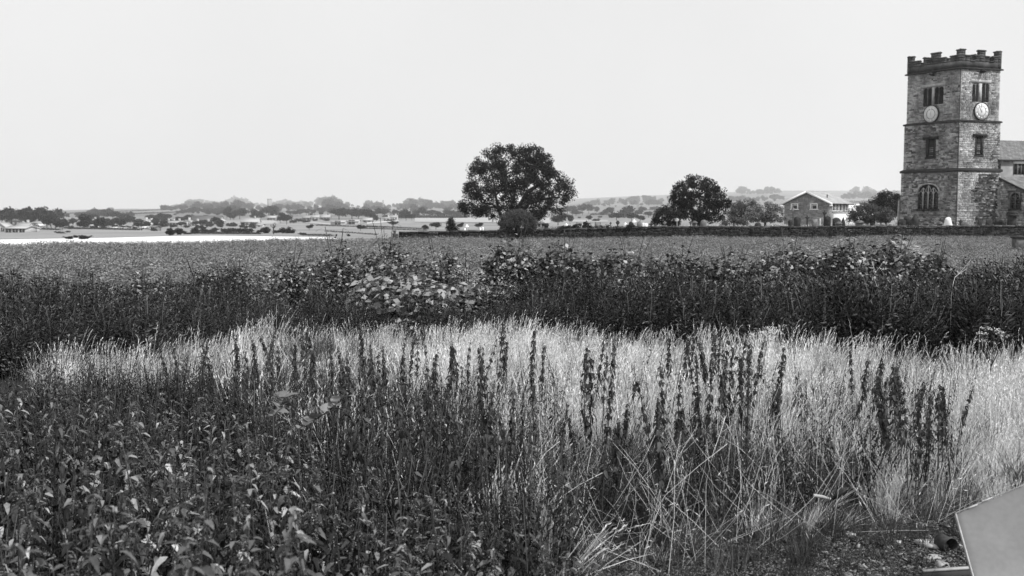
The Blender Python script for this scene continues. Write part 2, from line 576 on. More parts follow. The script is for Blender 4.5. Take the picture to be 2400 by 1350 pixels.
# ------------------------------------------------------------------ haze: pale air round camera and scene
M_HAZE = bpy.data.materials.new('haze')
M_HAZE.use_nodes = True
t = M_HAZE.node_tree
t.nodes.clear()
pv = t.nodes.new('ShaderNodeVolumePrincipled')
pv.inputs['Color'].default_value = (0.96, 0.96, 0.96, 1)
pv.inputs['Density'].default_value = 0.00018
pv.inputs['Anisotropy'].default_value = 0.2
o = t.nodes.new('ShaderNodeOutputMaterial')
t.links.new(pv.outputs[0], o.inputs['Volume'])
mb = MB()
mb.box((0, 0, 82), (18400, 18400, 200))
tag(link('haze', mb.mesh('haze', M_HAZE)), kind='stuff')
# ------------------------------------------------------------------ church tower
def v3(a): return np.array(a, float)
class Face:
    """vertical wall plane: origin o (x, y), direction t along the wall, n outward"""
    def __init__(s, o, t, n):
        s.o, s.t, s.n = np.array((o[0], o[1], 0.0)), np.array((t[0], t[1], 0.0)), np.array((n[0], n[1], 0.0))
    def p(s, a, z, d=0.0): return s.o + s.t * a + s.n * d + np.array((0, 0, z))
    def box(s, mb, s0, s1, z0, z1, d0, d1):
        return mb.frame(s.p(s0, z0, d0), s.t * (s1 - s0), s.n * (d1 - d0), (0, 0, z1 - z0))
    def at(s, px, py):
        r = ray(px, py)
        e = np.array((0, 0, EYE))
        r = np.array(r)
        k = np.dot(s.o - e, s.n) / np.dot(r, s.n)
        q = e + r * k
        return float(np.dot(q - s.o, s.t)), float(q[2])
CP_ = np.array((42.4, 98.0))
LD, RD = np.array((-0.53, 0.848)), np.array((0.956, 0.294))
LD, RD = LD / np.linalg.norm(LD), RD / np.linalg.norm(RD)
LL, RL = 5.85, 4.6
def plan(off):
    """tower corners near, left, back, right pushed out by off"""
    nl, nr = np.array((-LD[1], LD[0])), np.array((RD[1], -RD[0]))
    if np.dot(nl, (-0.4, -1)) < 0: nl = -nl
    if np.dot(nr, (-0.4, -1)) < 0: nr = -nr
    k = 1.0 / (1 - np.dot(LD, RD) ** 2) ** 0.5
    P = CP_ - (LD + RD) * k * off
    L = CP_ + LD * LL + (LD - RD) * k * off
    B = CP_ + LD * LL + RD * RL + (LD + RD) * k * off
    Rr = CP_ + RD * RL + (RD - LD) * k * off
    return [P, L, B, Rr], nl, nr
zc = lambda py: at(2244, py, 98).z
Z_BASE, Z_S1, Z_S2, Z_S3 = 0.3, zc(398), zc(283), zc(159)
tower = thing('church_tower', 'tall square stone church tower with stepped battlements and two clocks', 'church tower', (CP_[0], CP_[1], 0.3))
TO = np.array((CP_[0], CP_[1], 0.3))
def tpart(name, mb, m, parent=tower, **k):
    mb.v = [a - TO for a in mb.v]
    return part(name, mb, m, parent, **k)
stages = [(Z_BASE, Z_S1, 0.22), (Z_S1, Z_S2, 0.11), (Z_S2, Z_S3, 0.0)]
DEP = 0.16
body = MB()
for z0, z1, off in stages:
    c, nl, nr = plan(off - DEP)
    V = [(q[0], q[1], z0) for q in c] + [(q[0], q[1], z1) for q in c]
    body.add(V, [[0, 1, 5, 4], [1, 2, 6, 5], [2, 3, 7, 6], [3, 0, 4, 7], [4, 5, 6, 7]])
tpart('wall', body, M_JOINT)
def faces(off):
    c, nl, nr = plan(off)
    fl = Face(c[0], (c[1] - c[0]) / np.linalg.norm(c[1] - c[0]), nl)
    fr = Face(c[0], (c[3] - c[0]) / np.linalg.norm(c[3] - c[0]), nr)
    fl.len, fr.len = np.linalg.norm(c[1] - c[0]), np.linalg.norm(c[3] - c[0])
    return fl, fr
FL = [faces(o)[0] for _, _, o in stages]
FR = [faces(o)[1] for _, _, o in stages]
def rect(f, x0, y0, x1, y1):
    a, b = f.at((x0 + x1) / 2, y0), f.at((x0 + x1) / 2, y1)
    m = (y0 + y1) / 2
    s0, s1 = sorted((f.at(x0, m)[0], f.at(x1, m)[0]))
    return [s0, s1, b[1], a[1]]
W_WEST = rect(FL[0], 2151, 432, 2199, 489)
W_L2, W_R2 = rect(FL[1], 2170, 325, 2193, 369), rect(FR[1], 2285, 319, 2305, 363)
W_L3 = [rect(FL[2], 2164, 207, 2184, 247), rect(FL[2], 2190, 203, 2211, 243)]
W_R3 = [rect(FR[2], 2279, 197, 2294, 238), rect(FR[2], 2301, 196, 2318, 239)]
HOLES = {(0, 0): [W_WEST], (1, 0): [W_L2], (2, 0): W_L3, (0, 1): [], (1, 1): [W_R2], (2, 1): W_R3}
cand = []
for st, (z0, z1, off) in enumerate(stages):
    for side, f in ((0, FL[st]), (1, FR[st])):
        z = z0
        while z < z1 - 0.04:
            h = min(U(0.08, 0.18) if st < 2 else U(0.10, 0.15), z1 - z)
            a = 0.0
            while a < f.len - 0.02:
                w = min(U(0.15, 0.27) + 0.45 * R.random() ** 2.5, f.len - a)
                if f.len - a - w < 0.15: w = f.len - a
                segs = [(a, a + w)]
                for hs in HOLES[(st, side)]:
                    if z + h > hs[2] and z < hs[3]:
                        ns = []
                        for q0, q1 in segs:
                            if q1 <= hs[0] or q0 >= hs[1]: ns.append((q0, q1))
                            else:
                                if q0 < hs[0]: ns.append((q0, hs[0]))
                                if q1 > hs[1]: ns.append((hs[1], q1))
                        segs = ns
                for q0, q1 in segs:
                    if q1 - q0 > 0.04:
                        cand.append((f, st, side, q0, q1, z, z + h))
                a += w
            z += h
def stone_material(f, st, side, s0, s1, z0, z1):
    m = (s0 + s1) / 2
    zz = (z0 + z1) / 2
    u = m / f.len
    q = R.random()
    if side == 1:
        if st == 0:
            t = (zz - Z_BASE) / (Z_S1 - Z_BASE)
            if u > 0.30 + 0.25 * abs(math.sin(t * 5)) * 0.6 and u < 0.93 and t < 0.93 and q < 0.80 - 0.35 * t * (u < 0.5): return M_BLOTCH
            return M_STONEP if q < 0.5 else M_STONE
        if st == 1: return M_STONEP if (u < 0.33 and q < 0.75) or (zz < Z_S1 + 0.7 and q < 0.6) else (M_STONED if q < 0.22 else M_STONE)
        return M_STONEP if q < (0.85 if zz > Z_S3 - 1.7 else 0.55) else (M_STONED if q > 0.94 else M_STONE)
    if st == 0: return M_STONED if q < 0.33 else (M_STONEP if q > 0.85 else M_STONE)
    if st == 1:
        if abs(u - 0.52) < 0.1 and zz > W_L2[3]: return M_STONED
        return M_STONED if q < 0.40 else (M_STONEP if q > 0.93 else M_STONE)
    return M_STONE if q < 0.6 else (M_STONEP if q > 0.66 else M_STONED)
cand.sort(key=lambda c: -(c[4] - c[3]) * (c[6] - c[5]))
mass = {}
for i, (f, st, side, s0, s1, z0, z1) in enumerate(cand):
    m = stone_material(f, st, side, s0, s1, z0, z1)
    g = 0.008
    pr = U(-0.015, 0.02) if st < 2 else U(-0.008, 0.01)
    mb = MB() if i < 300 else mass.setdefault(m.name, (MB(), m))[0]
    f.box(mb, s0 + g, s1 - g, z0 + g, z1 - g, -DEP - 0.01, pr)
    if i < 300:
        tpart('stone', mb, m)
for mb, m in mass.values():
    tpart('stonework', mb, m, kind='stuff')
# quoin shadow line: a dark tube added down the near corner stands in for shade
mb = MB()
c0 = plan(0.25)[0][0]
mb.tube([(c0[0], c0[1], 0.35), (c0[0], c0[1], Z_S1 - 0.1)], [0.05, 0.05], 8)
c1 = plan(0.14)[0][0]
mb.tube([(c0[0], c0[1], Z_S1 - 0.1), (c1[0], c1[1], Z_S1 + 0.3), (c1[0], c1[1], Z_S2)], [0.045] * 3, 8)
c2 = plan(0.05)[0][0]
mb.tube([(c1[0], c1[1], Z_S2), (c2[0], c2[1], Z_S2 + 0.3), (c2[0], c2[1], Z_S3 - 0.1)], [0.04] * 3, 8)
tpart('quoin_shadow_line', mb, M_TRIM)
# string courses
for z, off, h, m in ((Z_S1, 0.24, 0.30, M_TRIM), (Z_S2, 0.13, 0.2, M_TRIM), (Z_S3, 0.10, 0.18, M_TRIM)):
    mb = MB()
    c = plan(off + 0.07)[0]
    d = plan(off - 0.30)[0]
    V = [(q[0], q[1], z - h / 2) for q in c] + [(q[0], q[1], z + h * 0.2) for q in c] + [(q[0], q[1], z + h) for q in d]
    mb.add(V, [[0, 1, 5, 4], [1, 2, 6, 5], [2, 3, 7, 6], [3, 0, 4, 7], [4, 5, 9, 8], [5, 6, 10, 9], [6, 7, 11, 10], [7, 4, 8, 11], [3, 2, 1, 0]])
    tpart('string_course', mb, m)
# battlements
co, nl, nr = plan(0.04)
TH = 0.36
corners = co
Z_E, Z_M, Z_T = Z_S3 + 0.66, Z_S3 + 1.13, Z_S3 + 1.66
sides = [(0, 1), (1, 2), (2, 3), (3, 0)]
cen = sum(co) / 4
profile = [(0.0, 0.085, 2), (0.085, 0.195, 1), (0.195, 0.30, 0), (0.30, 0.40, 1), (0.40, 0.55, 2), (0.55, 0.65, 1), (0.65, 0.775, 0), (0.775, 0.895, 1), (0.895, 1.0, 2)]
for i, j in sides:
    a, b = co[i], co[j]
    ln = np.linalg.norm(b - a)
    tt = (b - a) / ln
    nn = np.array((tt[1], -tt[0]))
    if np.dot(nn, cen - a) > 0: nn = -nn
    f = Face(a, tt, nn)
    mb = MB()
    f.box(mb, 0.001, ln - 0.001, Z_S3 + 0.1, Z_E, -TH, 0.0)
    tpart('parapet_wall', mb, M_PARAPET)
    for k, (u0, u1, lv) in enumerate(profile):
        s0, s1 = u0 * ln, u1 * ln
        top = (Z_E, Z_M, Z_T)[lv] + U(-0.02, 0.02)
        e0, e1 = (s0 + 0.002, s1 - 0.002)
        if lv:
            mb = MB()
            h = Z_E
            while h < top - 0.02:
                hh = min(0.24, top - h)
                f.box(mb, e0 + U(0, 0.012), e1 - U(0, 0.012), h + 0.004, h + hh - 0.004, -TH + 0.01, U(-0.006, 0.012))
                h += hh
            tpart('merlon', mb, M_PARAPET)
        mb = MB()
        cz = top
        ov = 0.05 if lv else 0.0
        q0, q1 = s0 - (ov if k else -0.003), s1 + (ov if k < 8 else -0.003)
        V = [f.p(q0, cz + .002, 0.06), f.p(q1, cz + .002, 0.06), f.p(q1, cz + 0.09, 0.06), f.p(q0, cz + 0.09, 0.06),
             f.p(q0, cz + .002, -TH - 0.05), f.p(q1, cz + .002, -TH - 0.05), f.p(q1, cz + 0.09, -TH - 0.05), f.p(q0, cz + 0.09, -TH - 0.05), f.p(q0, cz + 0.16, -TH / 2), f.p(q1, cz + 0.16, -TH / 2)]
        mb.add(V, [[0, 1, 2, 3], [5, 4, 7, 6], [3, 2, 9, 8], [8, 9, 6, 7], [0, 4, 5, 1]])
        mb.add([V[0], V[3], V[8], V[7], V[4], V[1], V[2], V[9], V[6], V[5]], np.zeros((0, 3), int))
        b0 = mb.n - 10
        mb.f.append(np.array([[b0, b0 + 1, b0 + 4], [b0 + 1, b0 + 2, b0 + 3], [b0 + 1, b0 + 3, b0 + 4], [b0 + 5, b0 + 9, b0 + 6], [b0 + 6, b0 + 8, b0 + 7], [b0 + 6, b0 + 9, b0 + 8]]))
        mb.v.append(np.zeros((0, 3)))
        tpart('coping', mb, M_PARAPET)
mb = MB()
d = plan(-0.4)[0]
mb.add([(q[0], q[1], Z_S3 + 0.3) for q in d], [[0, 1, 2, 3]])
tpart('roof', mb, M_SLATE)
for f, px, py in ((FL[2], 2188, 170), (FR[2], 2300, 164)):          # gargoyle spouts
    s, z = f.at(px, py)
    mb = MB()
    f.box(mb, s - 0.12, s + 0.12, Z_S3 - 0.42, Z_S3 - 0.12, -0.1, 0.42)
    f.box(mb, s - 0.08, s + 0.08, Z_S3 - 0.36, Z_S3 - 0.2, 0.42, 0.6)
    tpart('gargoyle', mb, M_TRIM)
# louvred belfry windows
def belfry(f, rects, hood):
    for r in rects:
        s0, s1, z0, z1 = r
        w = s1 - s0
        wmb = MB()
        f.box(wmb, s0 - 0.01, s1 + 0.01, z0 - 0.02, z1 + 0.02, -DEP - 0.03, -DEP + 0.03)
        win = tpart('belfry_window', wmb, M_BLACK)
        for k in range(2):
            a0, a1 = s0 + w * 0.5 * k, s0 + w * 0.5 * (k + 1)
            n = 11
            for i in range(n):
                z = z0 + 0.05 + (z1 - z0 - 0.25) * i / (n - 1)
                mb = MB()
                mb.add([f.p(a0 + 0.04, z, -0.01), f.p(a1 - 0.04, z, -0.01), f.p(a1 - 0.04, z + 0.1, -DEP + 0.04), f.p(a0 + 0.04, z + 0.1, -DEP + 0.04),
                        f.p(a0 + 0.04, z + 0.025, -0.01), f.p(a1 - 0.04, z + 0.025, -0.01), f.p(a1 - 0.04, z + 0.125, -DEP + 0.04), f.p(a0 + 0.04, z + 0.125, -DEP + 0.04)],
                       [[0, 1, 5, 4], [4, 5, 6, 7], [3, 2, 1, 0], [0, 4, 7, 3], [1, 2, 6, 5]])
                tpart('louvre', mb, M_TRIM, parent=win)
        mb = MB()
        m = (s0 + s1) / 2
        f.box(mb, m - 0.03, m + 0.03, z0, z1, -0.1, 0.005)
        tpart('mullion', mb, M_STONED, parent=win)
        # the two cusped heads: stone spandrels between arches
        mb = MB()
        for k in range(2):
            a0, a1 = s0 + w * 0.5 * k, s0 + w * 0.5 * (k + 1)
            c, rr = (a0 + a1) / 2, (a1 - a0) / 2
            zt = z1
            pts = [(c + rr * math.cos(t), zt - rr + rr * math.sin(t)) for t in np.linspace(0, math.pi, 9)]
            for q in range(8):
                (x0, y0), (x1, y1) = pts[q], pts[q + 1]
                mb.add([f.p(x0, y0, 0.0), f.p(x0, zt + 0.02, 0.0), f.p(x1, zt + 0.02, 0.0), f.p(x1, y1, 0.0), f.p(x0, y0, -0.1), f.p(x1, y1, -0.1)], [[0, 1, 2, 3], [0, 3, 5, 4]])
        tpart('window_head', mb, M_STONE, parent=win)
    s0, s1 = rects[0][1], rects[1][0]
    if s0 > s1: s0, s1 = rects[1][1], rects[0][0]
    mb = MB()
    f.box(mb, s0 + 0.01, s1 - 0.01, min(r[2] for r in rects), max(r[3] for r in rects), -DEP, 0.02)
    tpart('mullion', mb, M_PALETRIM if hood == 1 else M_STONEP)
    lo, hi = min(r[0] for r in rects), max(r[1] for r in rects)
    zt = max(r[3] for r in rects)
    mb = MB()
    f.box(mb, lo - 0.12, hi + 0.2, zt + 0.05, zt + 0.32, -0.05, 0.045)
    tpart('lintel', mb, M_PALETRIM if hood == 0 else M_STONEP)
belfry(FL[2], W_L3, 0)
belfry(FR[2], W_R3, 1)
# square louvred windows of the middle stage
def slit(f, r):
    s0, s1, z0, z1 = r
    w = s1 - s0
    mb = MB()
    f.box(mb, s0 - 0.01, s1 + 0.01, z0 - 0.01, z1 + 0.01, -DEP - 0.03, -DEP + 0.02)
    win = tpart('tower_window', mb, M_BLACK)
    for a, b in ((s0, s0 + w * 0.2), (s1 - w * 0.2, s1)):
        mb = MB()
        f.box(mb, a, b, z0, z1, -0.1, -0.03)
        tpart('jamb', mb, M_TRIM, parent=win)
    n = 8
    for i in range(n):
        z = z0 + (z1 - z0) * (0.08 + 0.84 * i / n)
        mb = MB()
        mb.add([f.p(s0 + w * .3, z, -0.06), f.p(s1 - w * .3, z, -0.06), f.p(s1 - w * .3, z + 0.1, -0.13), f.p(s0 + w * .3, z + 0.1, -0.13), f.p(s1 - w * .3, z - 0.03, -0.06), f.p(s0 + w * .3, z - 0.03, -0.06)], [[0, 1, 2, 3], [5, 4, 1, 0]])
        tpart('louvre', mb, M_STONED if i in (0, 2, 3, 4) else M_TRIM, parent=win)
    mb = MB()
    f.box(mb, s0 - w * 0.28, s1 + w * 0.28, z1 + 0.01, z1 + 0.2, -0.05, 0.14)
    f.box(mb, s0 - w * 0.30, s0 - w * 0.06, z1 - 0.12, z1 + 0.009, -0.05, 0.12)
    f.box(mb, s1 + w * 0.06, s1 + w * 0.30, z1 - 0.12, z1 + 0.009, -0.05, 0.12)
    tpart('hood_mould', mb, M_TRIM, parent=win)
    mb = MB()
    f.box(mb, s0 - 0.05, s1 + 0.05, z0 - 0.14, z0 - 0.012, -0.05, 0.06)
    tpart('sill', mb, M_TRIM, parent=win)
slit(FL[1], W_L2)
slit(FR[1], W_R2)
# traceried windows
def gothic(f, r, lights, parent_fn, pieces=M_PALETRIM):
    s0, s1, z0, z1 = r
    w, c = s1 - s0, (s0 + s1) / 2
    zs = z0 + (z1 - z0) * 0.62
    rise = z1 - zs
    arch = lambda t: (c + (w / 2) * math.copysign(abs(math.cos(t)) ** 0.85, math.cos(t)), zs + rise * math.sin(t) ** 0.9)
    mb = MB()
    f.box(mb, s0 - 0.02, s1 + 0.02, z0 - 0.02, z1 + 0.03, -DEP - 0.03, -DEP + 0.02)
    win = parent_fn('west_window', mb, M_BLACK)
    arc = [arch(t) for t in np.linspace(0.0, math.pi, 17)]
    mb = MB()                                                     # masonry above the arch
    for q in range(16):
        (x0, y0), (x1, y1) = arc[q], arc[q + 1]
        mb.add([f.p(x0, y0, -0.004), f.p(x0, z1 + 0.06, -0.004), f.p(x1, z1 + 0.06, -0.004), f.p(x1, y1, -0.004), f.p(x0, y0, -0.12), f.p(x1, y1, -0.12)], [[0, 1, 2, 3], [0, 3, 5, 4]])
    parent_fn('window_head', mb, M_STONE, parent=win)
    mb = MB()                                                     # hood mould voussoirs
    mb.tube([f.p(x * 1.0 + (x - c) * 0.08, y + 0.05, 0.03) for x, y in arc], [0.07] * 17, 5)
    parent_fn('hood_mould', mb, pieces, parent=win)
    for i in range(1, lights):
        x = s0 + w * i / lights
        mb = MB()
        f.box(mb, x - 0.035, x + 0.035, z0, zs + rise * (0.92 if i == lights / 2 else 0.62), -0.10, -0.02)
        parent_fn('mullion', mb, pieces, parent=win)
    mb = MB()
    for i in range(lights):
        a, b = s0 + w * i / lights, s0 + w * (i + 1) / lights
        m = (a + b) / 2
        mb.tube([f.p(a, zs - 0.15, -0.06), f.p(a + (m - a) * 0.4, zs + 0.12, -0.06), f.p(m, zs + 0.26, -0.06), f.p(b - (b - m) * 0.4, zs + 0.12, -0.06), f.p(b, zs - 0.15, -0.06)], [0.035] * 5, 4)
    for i in range(lights - 1):
        a, b = s0 + w * (i + 0.5) / lights, s0 + w * (i + 1.5) / lights
        m = (a + b) / 2
        k = 0.62 if i in (0, lights - 2) else 0.9
        mb.tube([f.p(a, zs + 0.24, -0.06), f.p(a + (m - a) * 0.5, zs + rise * k * 0.8, -0.06), f.p(m, zs + rise * k, -0.06), f.p(b - (b - m) * 0.5, zs + rise * k * 0.8, -0.06), f.p(b, zs + 0.24, -0.06)], [0.03] * 5, 4)
    parent_fn('tracery', mb, pieces, parent=win)
    for i in range(lights):
        for k in range(4):
            a, b = s0 + w * i / lights + 0.04, s0 + w * (i + 1) / lights - 0.04
            z = z0 + (zs - z0) * (k + 0.5) / 4
            mb = MB()
            f.box(mb, a, b, z - 0.2, z + 0.2, -DEP + 0.025, -DEP + 0.035)
            parent_fn('pane', mb, M_GLASS, parent=win)
            mb = MB()
            f.box(mb, a, b, z + 0.21, z + 0.245, -DEP + 0.03, -DEP + 0.06)
            parent_fn('glazing_bar', mb, M_STONED, parent=win)
    mb = MB()
    f.box(mb, s0 - 0.15, s1 + 0.15, z0 - 0.2, z0 - 0.03, -0.08, 0.07)
    parent_fn('sill', mb, M_TRIM, parent=win)
    for a, b in ((s0, s0 + 0.06 * w), (s1 - 0.06 * w, s1)):
        mb = MB()
        f.box(mb, a, b, z0, zs, -0.13, -0.03)
        parent_fn('jamb', mb, M_TRIM, parent=win)
gothic(FL[0], W_WEST, 4, tpart)
# clocks
def clock(f, px, py, rad, label):
    s, z = f.at(px, py)
    n, tx = f.n, f.t
    o = f.p(s, z, 0.17)
    ck = link('clock', None, tower, tuple(o - TO))
    ck['label'] = label
    if np.dot(np.cross(tx, (0, 0, 1)), n) < 0: tx = -tx
    up = np.array((0, 0, 1.0))
    def cp(name, mb, m): return part(name, mb, m, ck)
    def ring(r0, r1, d0, d1, a0=0, a1=2 * math.pi, k=40):
        mb = MB()
        V = []
        for i in range(k + 1):
            th = a0 + (a1 - a0) * i / k
            e = tx * math.sin(th) + up * math.cos(th)
            V += [e * r0 + n * d0, e * r1 + n * d0, e * r1 + n * d1, e * r0 + n * d1]
        Fq = []
        for i in range(k):
            b = i * 4
            for q in range(4):
                Fq.append([b + q, b + (q + 1) % 4, b + 4 + (q + 1) % 4, b + 4 + q])
        return mb.add(V, Fq)
    mb = MB()
    V = [(tx * math.sin(t) + up * math.cos(t)) * rad for t in np.linspace(0, 2 * math.pi, 41)[:-1]]
    Vb = [q - n * 0.33 for q in V]
    mb.add(V + Vb + [np.zeros(3)], [[i, (i + 1) % 40, 40 + (i + 1) % 40, 40 + i] for i in range(40)])
    mb.f.append(np.array([[80, (i + 1) % 40, i] for i in range(40)]))
    mb.v.append(np.zeros((0, 3)))
    cp('dial', mb, M_CLOCK)
    cp('rim', ring(rad, rad + 0.05, -0.34, 0.03), M_TRIM)
    cp('inner_ring', ring(rad * 0.56, rad * 0.60, 0.0, 0.012), M_TRIM)
    roman = ['XII', 'I', 'II', 'III', 'IV', 'V', 'VI', 'VII', 'VIII', 'IX', 'X', 'XI']
    for h, txt in enumerate(roman):
        th = h * math.pi / 6
        e, q = tx * math.sin(th) + up * math.cos(th), tx * math.cos(th) - up * math.sin(th)
        mb = MB()
        wid = {'I': 0.05, 'V': 0.10, 'X': 0.10}
        tot = sum(wid[c] for c in txt)
        x = -tot / 2
        def stroke(xa, xb):
            r0, r1 = rad * 0.65, rad * 0.93
            a, b = q * xa * rad / 0.8 + e * r0, q * xb * rad / 0.8 + e * r1
            d = b - a
            sd = q * 0.014
            mb.add([a - sd + n * 0.003, a + sd + n * 0.003, b + sd + n * 0.003, b - sd + n * 0.003, a - sd + n * 0.02, a + sd + n * 0.02, b + sd + n * 0.02, b - sd + n * 0.02],
                   [[4, 5, 6, 7], [0, 1, 5, 4], [1, 2, 6, 5], [2, 3, 7, 6], [3, 0, 4, 7]])
        for c in txt:
            w = wid[c]
            m = x + w / 2
            if c == 'I': stroke(m, m)
            elif c == 'V': stroke(m, m - w * 0.35); stroke(m, m + w * 0.35)
            else: stroke(m - w * 0.35, m + w * 0.35); stroke(m + w * 0.35, m - w * 0.35)
            x += w
        cp('numeral', mb, M_WHITE)
    for nm, th, ln, wd in (('hour_hand', -math.pi / 6, 0.58, 0.075), ('minute_hand', 0.0, 0.92, 0.05)):
        e, q = tx * math.sin(th) + up * math.cos(th), tx * math.cos(th) - up * math.sin(th)
        pts = [(-wd * .6, -0.12), (wd * .6, -0.12), (wd, ln * 0.55), (0.012, ln), (-0.012, ln), (-wd, ln * 0.55)]
        mb = MB()
        mb.slab(pts, n * 0.03, q * rad, e * rad, n * 0.02)
        cp(nm, mb, M_WHITE)
clock(FL[2], 2184, 267.5, 0.80, 'clock on the shaded left face of the tower')
clock(FR[2], 2298, 261.0, 0.80, 'clock on the paler right face of the tower')

# ------------------------------------------------------------------ nave and aisle to the right of the tower
nave = thing('church_nave', 'stone church nave with slate roof and lean-to aisle beside the tower', 'church', (48, 100, 0.3))
NO = np.array((48, 100, 0.3))
def npart(name, mb, m, parent=nave, **k):
    mb.v = [a - NO for a in mb.v]
    return part(name, mb, m, parent, **k)
c3 = plan(0.22)[0][3]
W0 = c3 + LD * 0.35 + RD * 0.02
fN = Face(W0, RD, nr)                       # clerestory wall
fA = Face(W0, -LD, nl)                      # west wall of the aisle
ztop = fN.at(2352, 373)[1]
zlow = fN.at(2352, 413)[1]
ridge_b = W0 + LD * 3.4
r_ = ray(2360, 327)
zr = EYE + r_.z * (ridge_b[1] / r_.y)
mb = MB()
fN.box(mb, 0.0, 22, 0.2, ztop, -0.6, 0.0)
mb.add([fN.p(0, 0.2, -0.6), fN.p(0, ztop, -0.6), tuple(ridge_b) + (zr - 0.1,), tuple(W0 + LD * 7.0) + (ztop,), tuple(W0 + LD * 7.0) + (0.2,)], [[0, 1, 2], [0, 2, 3], [0, 3, 4]])
npart('wall', mb, M_RENDER)
def roof_plane(name, a, b, c, d, n_rows, m):
    """sloping roof from eaves a-b up to ridge d-c built of overlapping slate courses"""
    a, b, c, d = map(v3, (a, b, c, d))
    rf = MB()
    for i in range(n_rows):
        t0, t1 = i / n_rows, (i + 1.12) / n_rows
        nn = np.cross(b - a, d - a)
        nn /= np.linalg.norm(nn)
        if nn[2] < 0: nn = -nn
        p0, p1 = a + (d - a) * t0, b + (c - b) * t0
        q1, q0 = b + (c - b) * t1, a + (d - a) * t1
        ln = np.linalg.norm(p1 - p0)
        k = max(1, int(ln / 0.45))
        off = 0.5 * (i % 2)
        xs = sorted(set([0.0] + [min(1, (j + off) / k) for j in range(k + 1)] + [1.0]))
        for x0, x1 in zip(xs[:-1], xs[1:]):
            if x1 - x0 < 0.002: continue
            e = nn * (0.03 + U(0, 0.01))
            A, B = p0 + (p1 - p0) * (x0 + .0006), p0 + (p1 - p0) * (x1 - .0006)
            C, D_ = q0 + (q1 - q0) * (x1 - .0006), q0 + (q1 - q0) * (x0 + .0006)
            rf.add([A + e, B + e, C, D_, A, B], [[0, 1, 2, 3], [4, 5, 1, 0]])
    return rf
e0, e1 = fN.p(-0.25, ztop - 0.12, 0.3), fN.p(22, ztop - 0.12, 0.3)
g0, g1 = v3(tuple(ridge_b - RD * 0.25) + (zr,)), v3(tuple(ridge_b + RD * 22) + (zr,))
npart('roof', roof_plane('roof', e0, e1, g1, g0, 16, M_SLATE), M_SLATE)
bk = v3(tuple(W0 + LD * 7.2 - RD * 0.25) + (ztop - 0.12,))
mb = MB()
mb.add([bk, bk + v3(tuple(RD * 22) + (0,)), g1 + (0, 0, -.01), g0 + (0, 0, -.01)], [[0, 1, 2, 3]])
npart('back_roof', mb, M_SLATE)
mb = MB()
mb.tube([e0, e1], [0.09, 0.09], 6)
npart('gutter', mb, M_TRIM)
mb = MB()
mb.tube([fN.p(-0.05, ztop - 0.1, 0.12), fN.p(-0.05, zlow, 0.12)], [0.22, 0.2], 8)
npart('downpipe', mb, M_TRIM)
# clerestory window (three lights)
wr = rect(fN, 2376, 384, 2408, 409)
mb = MB()
fN.box(mb, wr[0], wr[1], wr[2], wr[3], 0.0, 0.02)
w = npart('clerestory_window', mb, M_BLACK)
for i in range(5):
    x = wr[0] + (wr[1] - wr[0]) * i / 4
    mb = MB()
    fN.box(mb, x - 0.05, x + 0.05, wr[2], wr[3], 0.02, 0.08)
    npart('mullion', mb, M_STONED if 0 < i < 4 else M_TRIM, parent=w)
mb = MB()
fN.box(mb, wr[0] - 0.1, wr[1] + 0.1, wr[3] + 0.005, wr[3] + 0.3, 0.0, 0.12)
npart('lintel', mb, M_WHITE, parent=w)
# aisle
AL = 4.2
slope = 0.47
za = lambda k: zlow - slope * k
mb = MB()
hole = rect(fA, 2368, 452, 2390, 488)
P_ = [fA.p(0, 0.2), fA.p(AL, 0.2), fA.p(AL, za(AL) - 0.12), fA.p(0, za(0) - 0.12)]
mb.add(P_, [[0, 1, 2, 3]])
far = [p + v3(tuple(RD * 22) + (0,)) for p in (fA.p(AL, 0.2), fA.p(AL, za(AL) - 0.12))]
mb.add([P_[1], far[0], far[1], P_[2]], [[0, 1, 2, 3]])
npart('aisle_wall', mb, M_STONED)
cnt = MB()
z = 0.3
while z < zlow:
    h = U(0.16, 0.26)
    a = 0.02
    while a < AL:
        q = U(0.3, 0.7)
        b = min(a + q, AL)
        if za(b) - 0.14 > z + h and not (b > hole[0] and a < hole[1] and z + h > hole[2] and z < hole[3]):
            fA.box(cnt, a + 0.01, b - 0.01, z + 0.01, z + h - 0.01, 0.0, 0.04 + U(0, 0.03))
        a = b
    z += h
npart('stonework', cnt, M_STONE, kind='stuff')
A0, A1 = fA.p(AL + 0.2, za(AL + 0.2), 0.2), fA.p(AL + 0.2, za(AL + 0.2), 0.2) + v3(tuple(RD * 22) + (0,))
A3, A2 = fA.p(0, za(0), 0.2), fA.p(0, za(0), 0.2) + v3(tuple(RD * 22) + (0,))
npart('aisle_roof', roof_plane('r', A0, A1, A2, A3, 14, M_SLATE), M_SLATE)
mb = MB()
mb.tube([A3 + (0, 0, -0.06), A0 + (0, 0, -0.06)], [0.09, 0.09], 5)
npart('verge', mb, M_TRIM)
class Shift(Face): pass
fA2 = Face((W0 + nl * 0.16), -LD, nl)
gothic(fA2, rect(fA2, 2368, 452, 2390, 488), 2, npart, M_STONED)

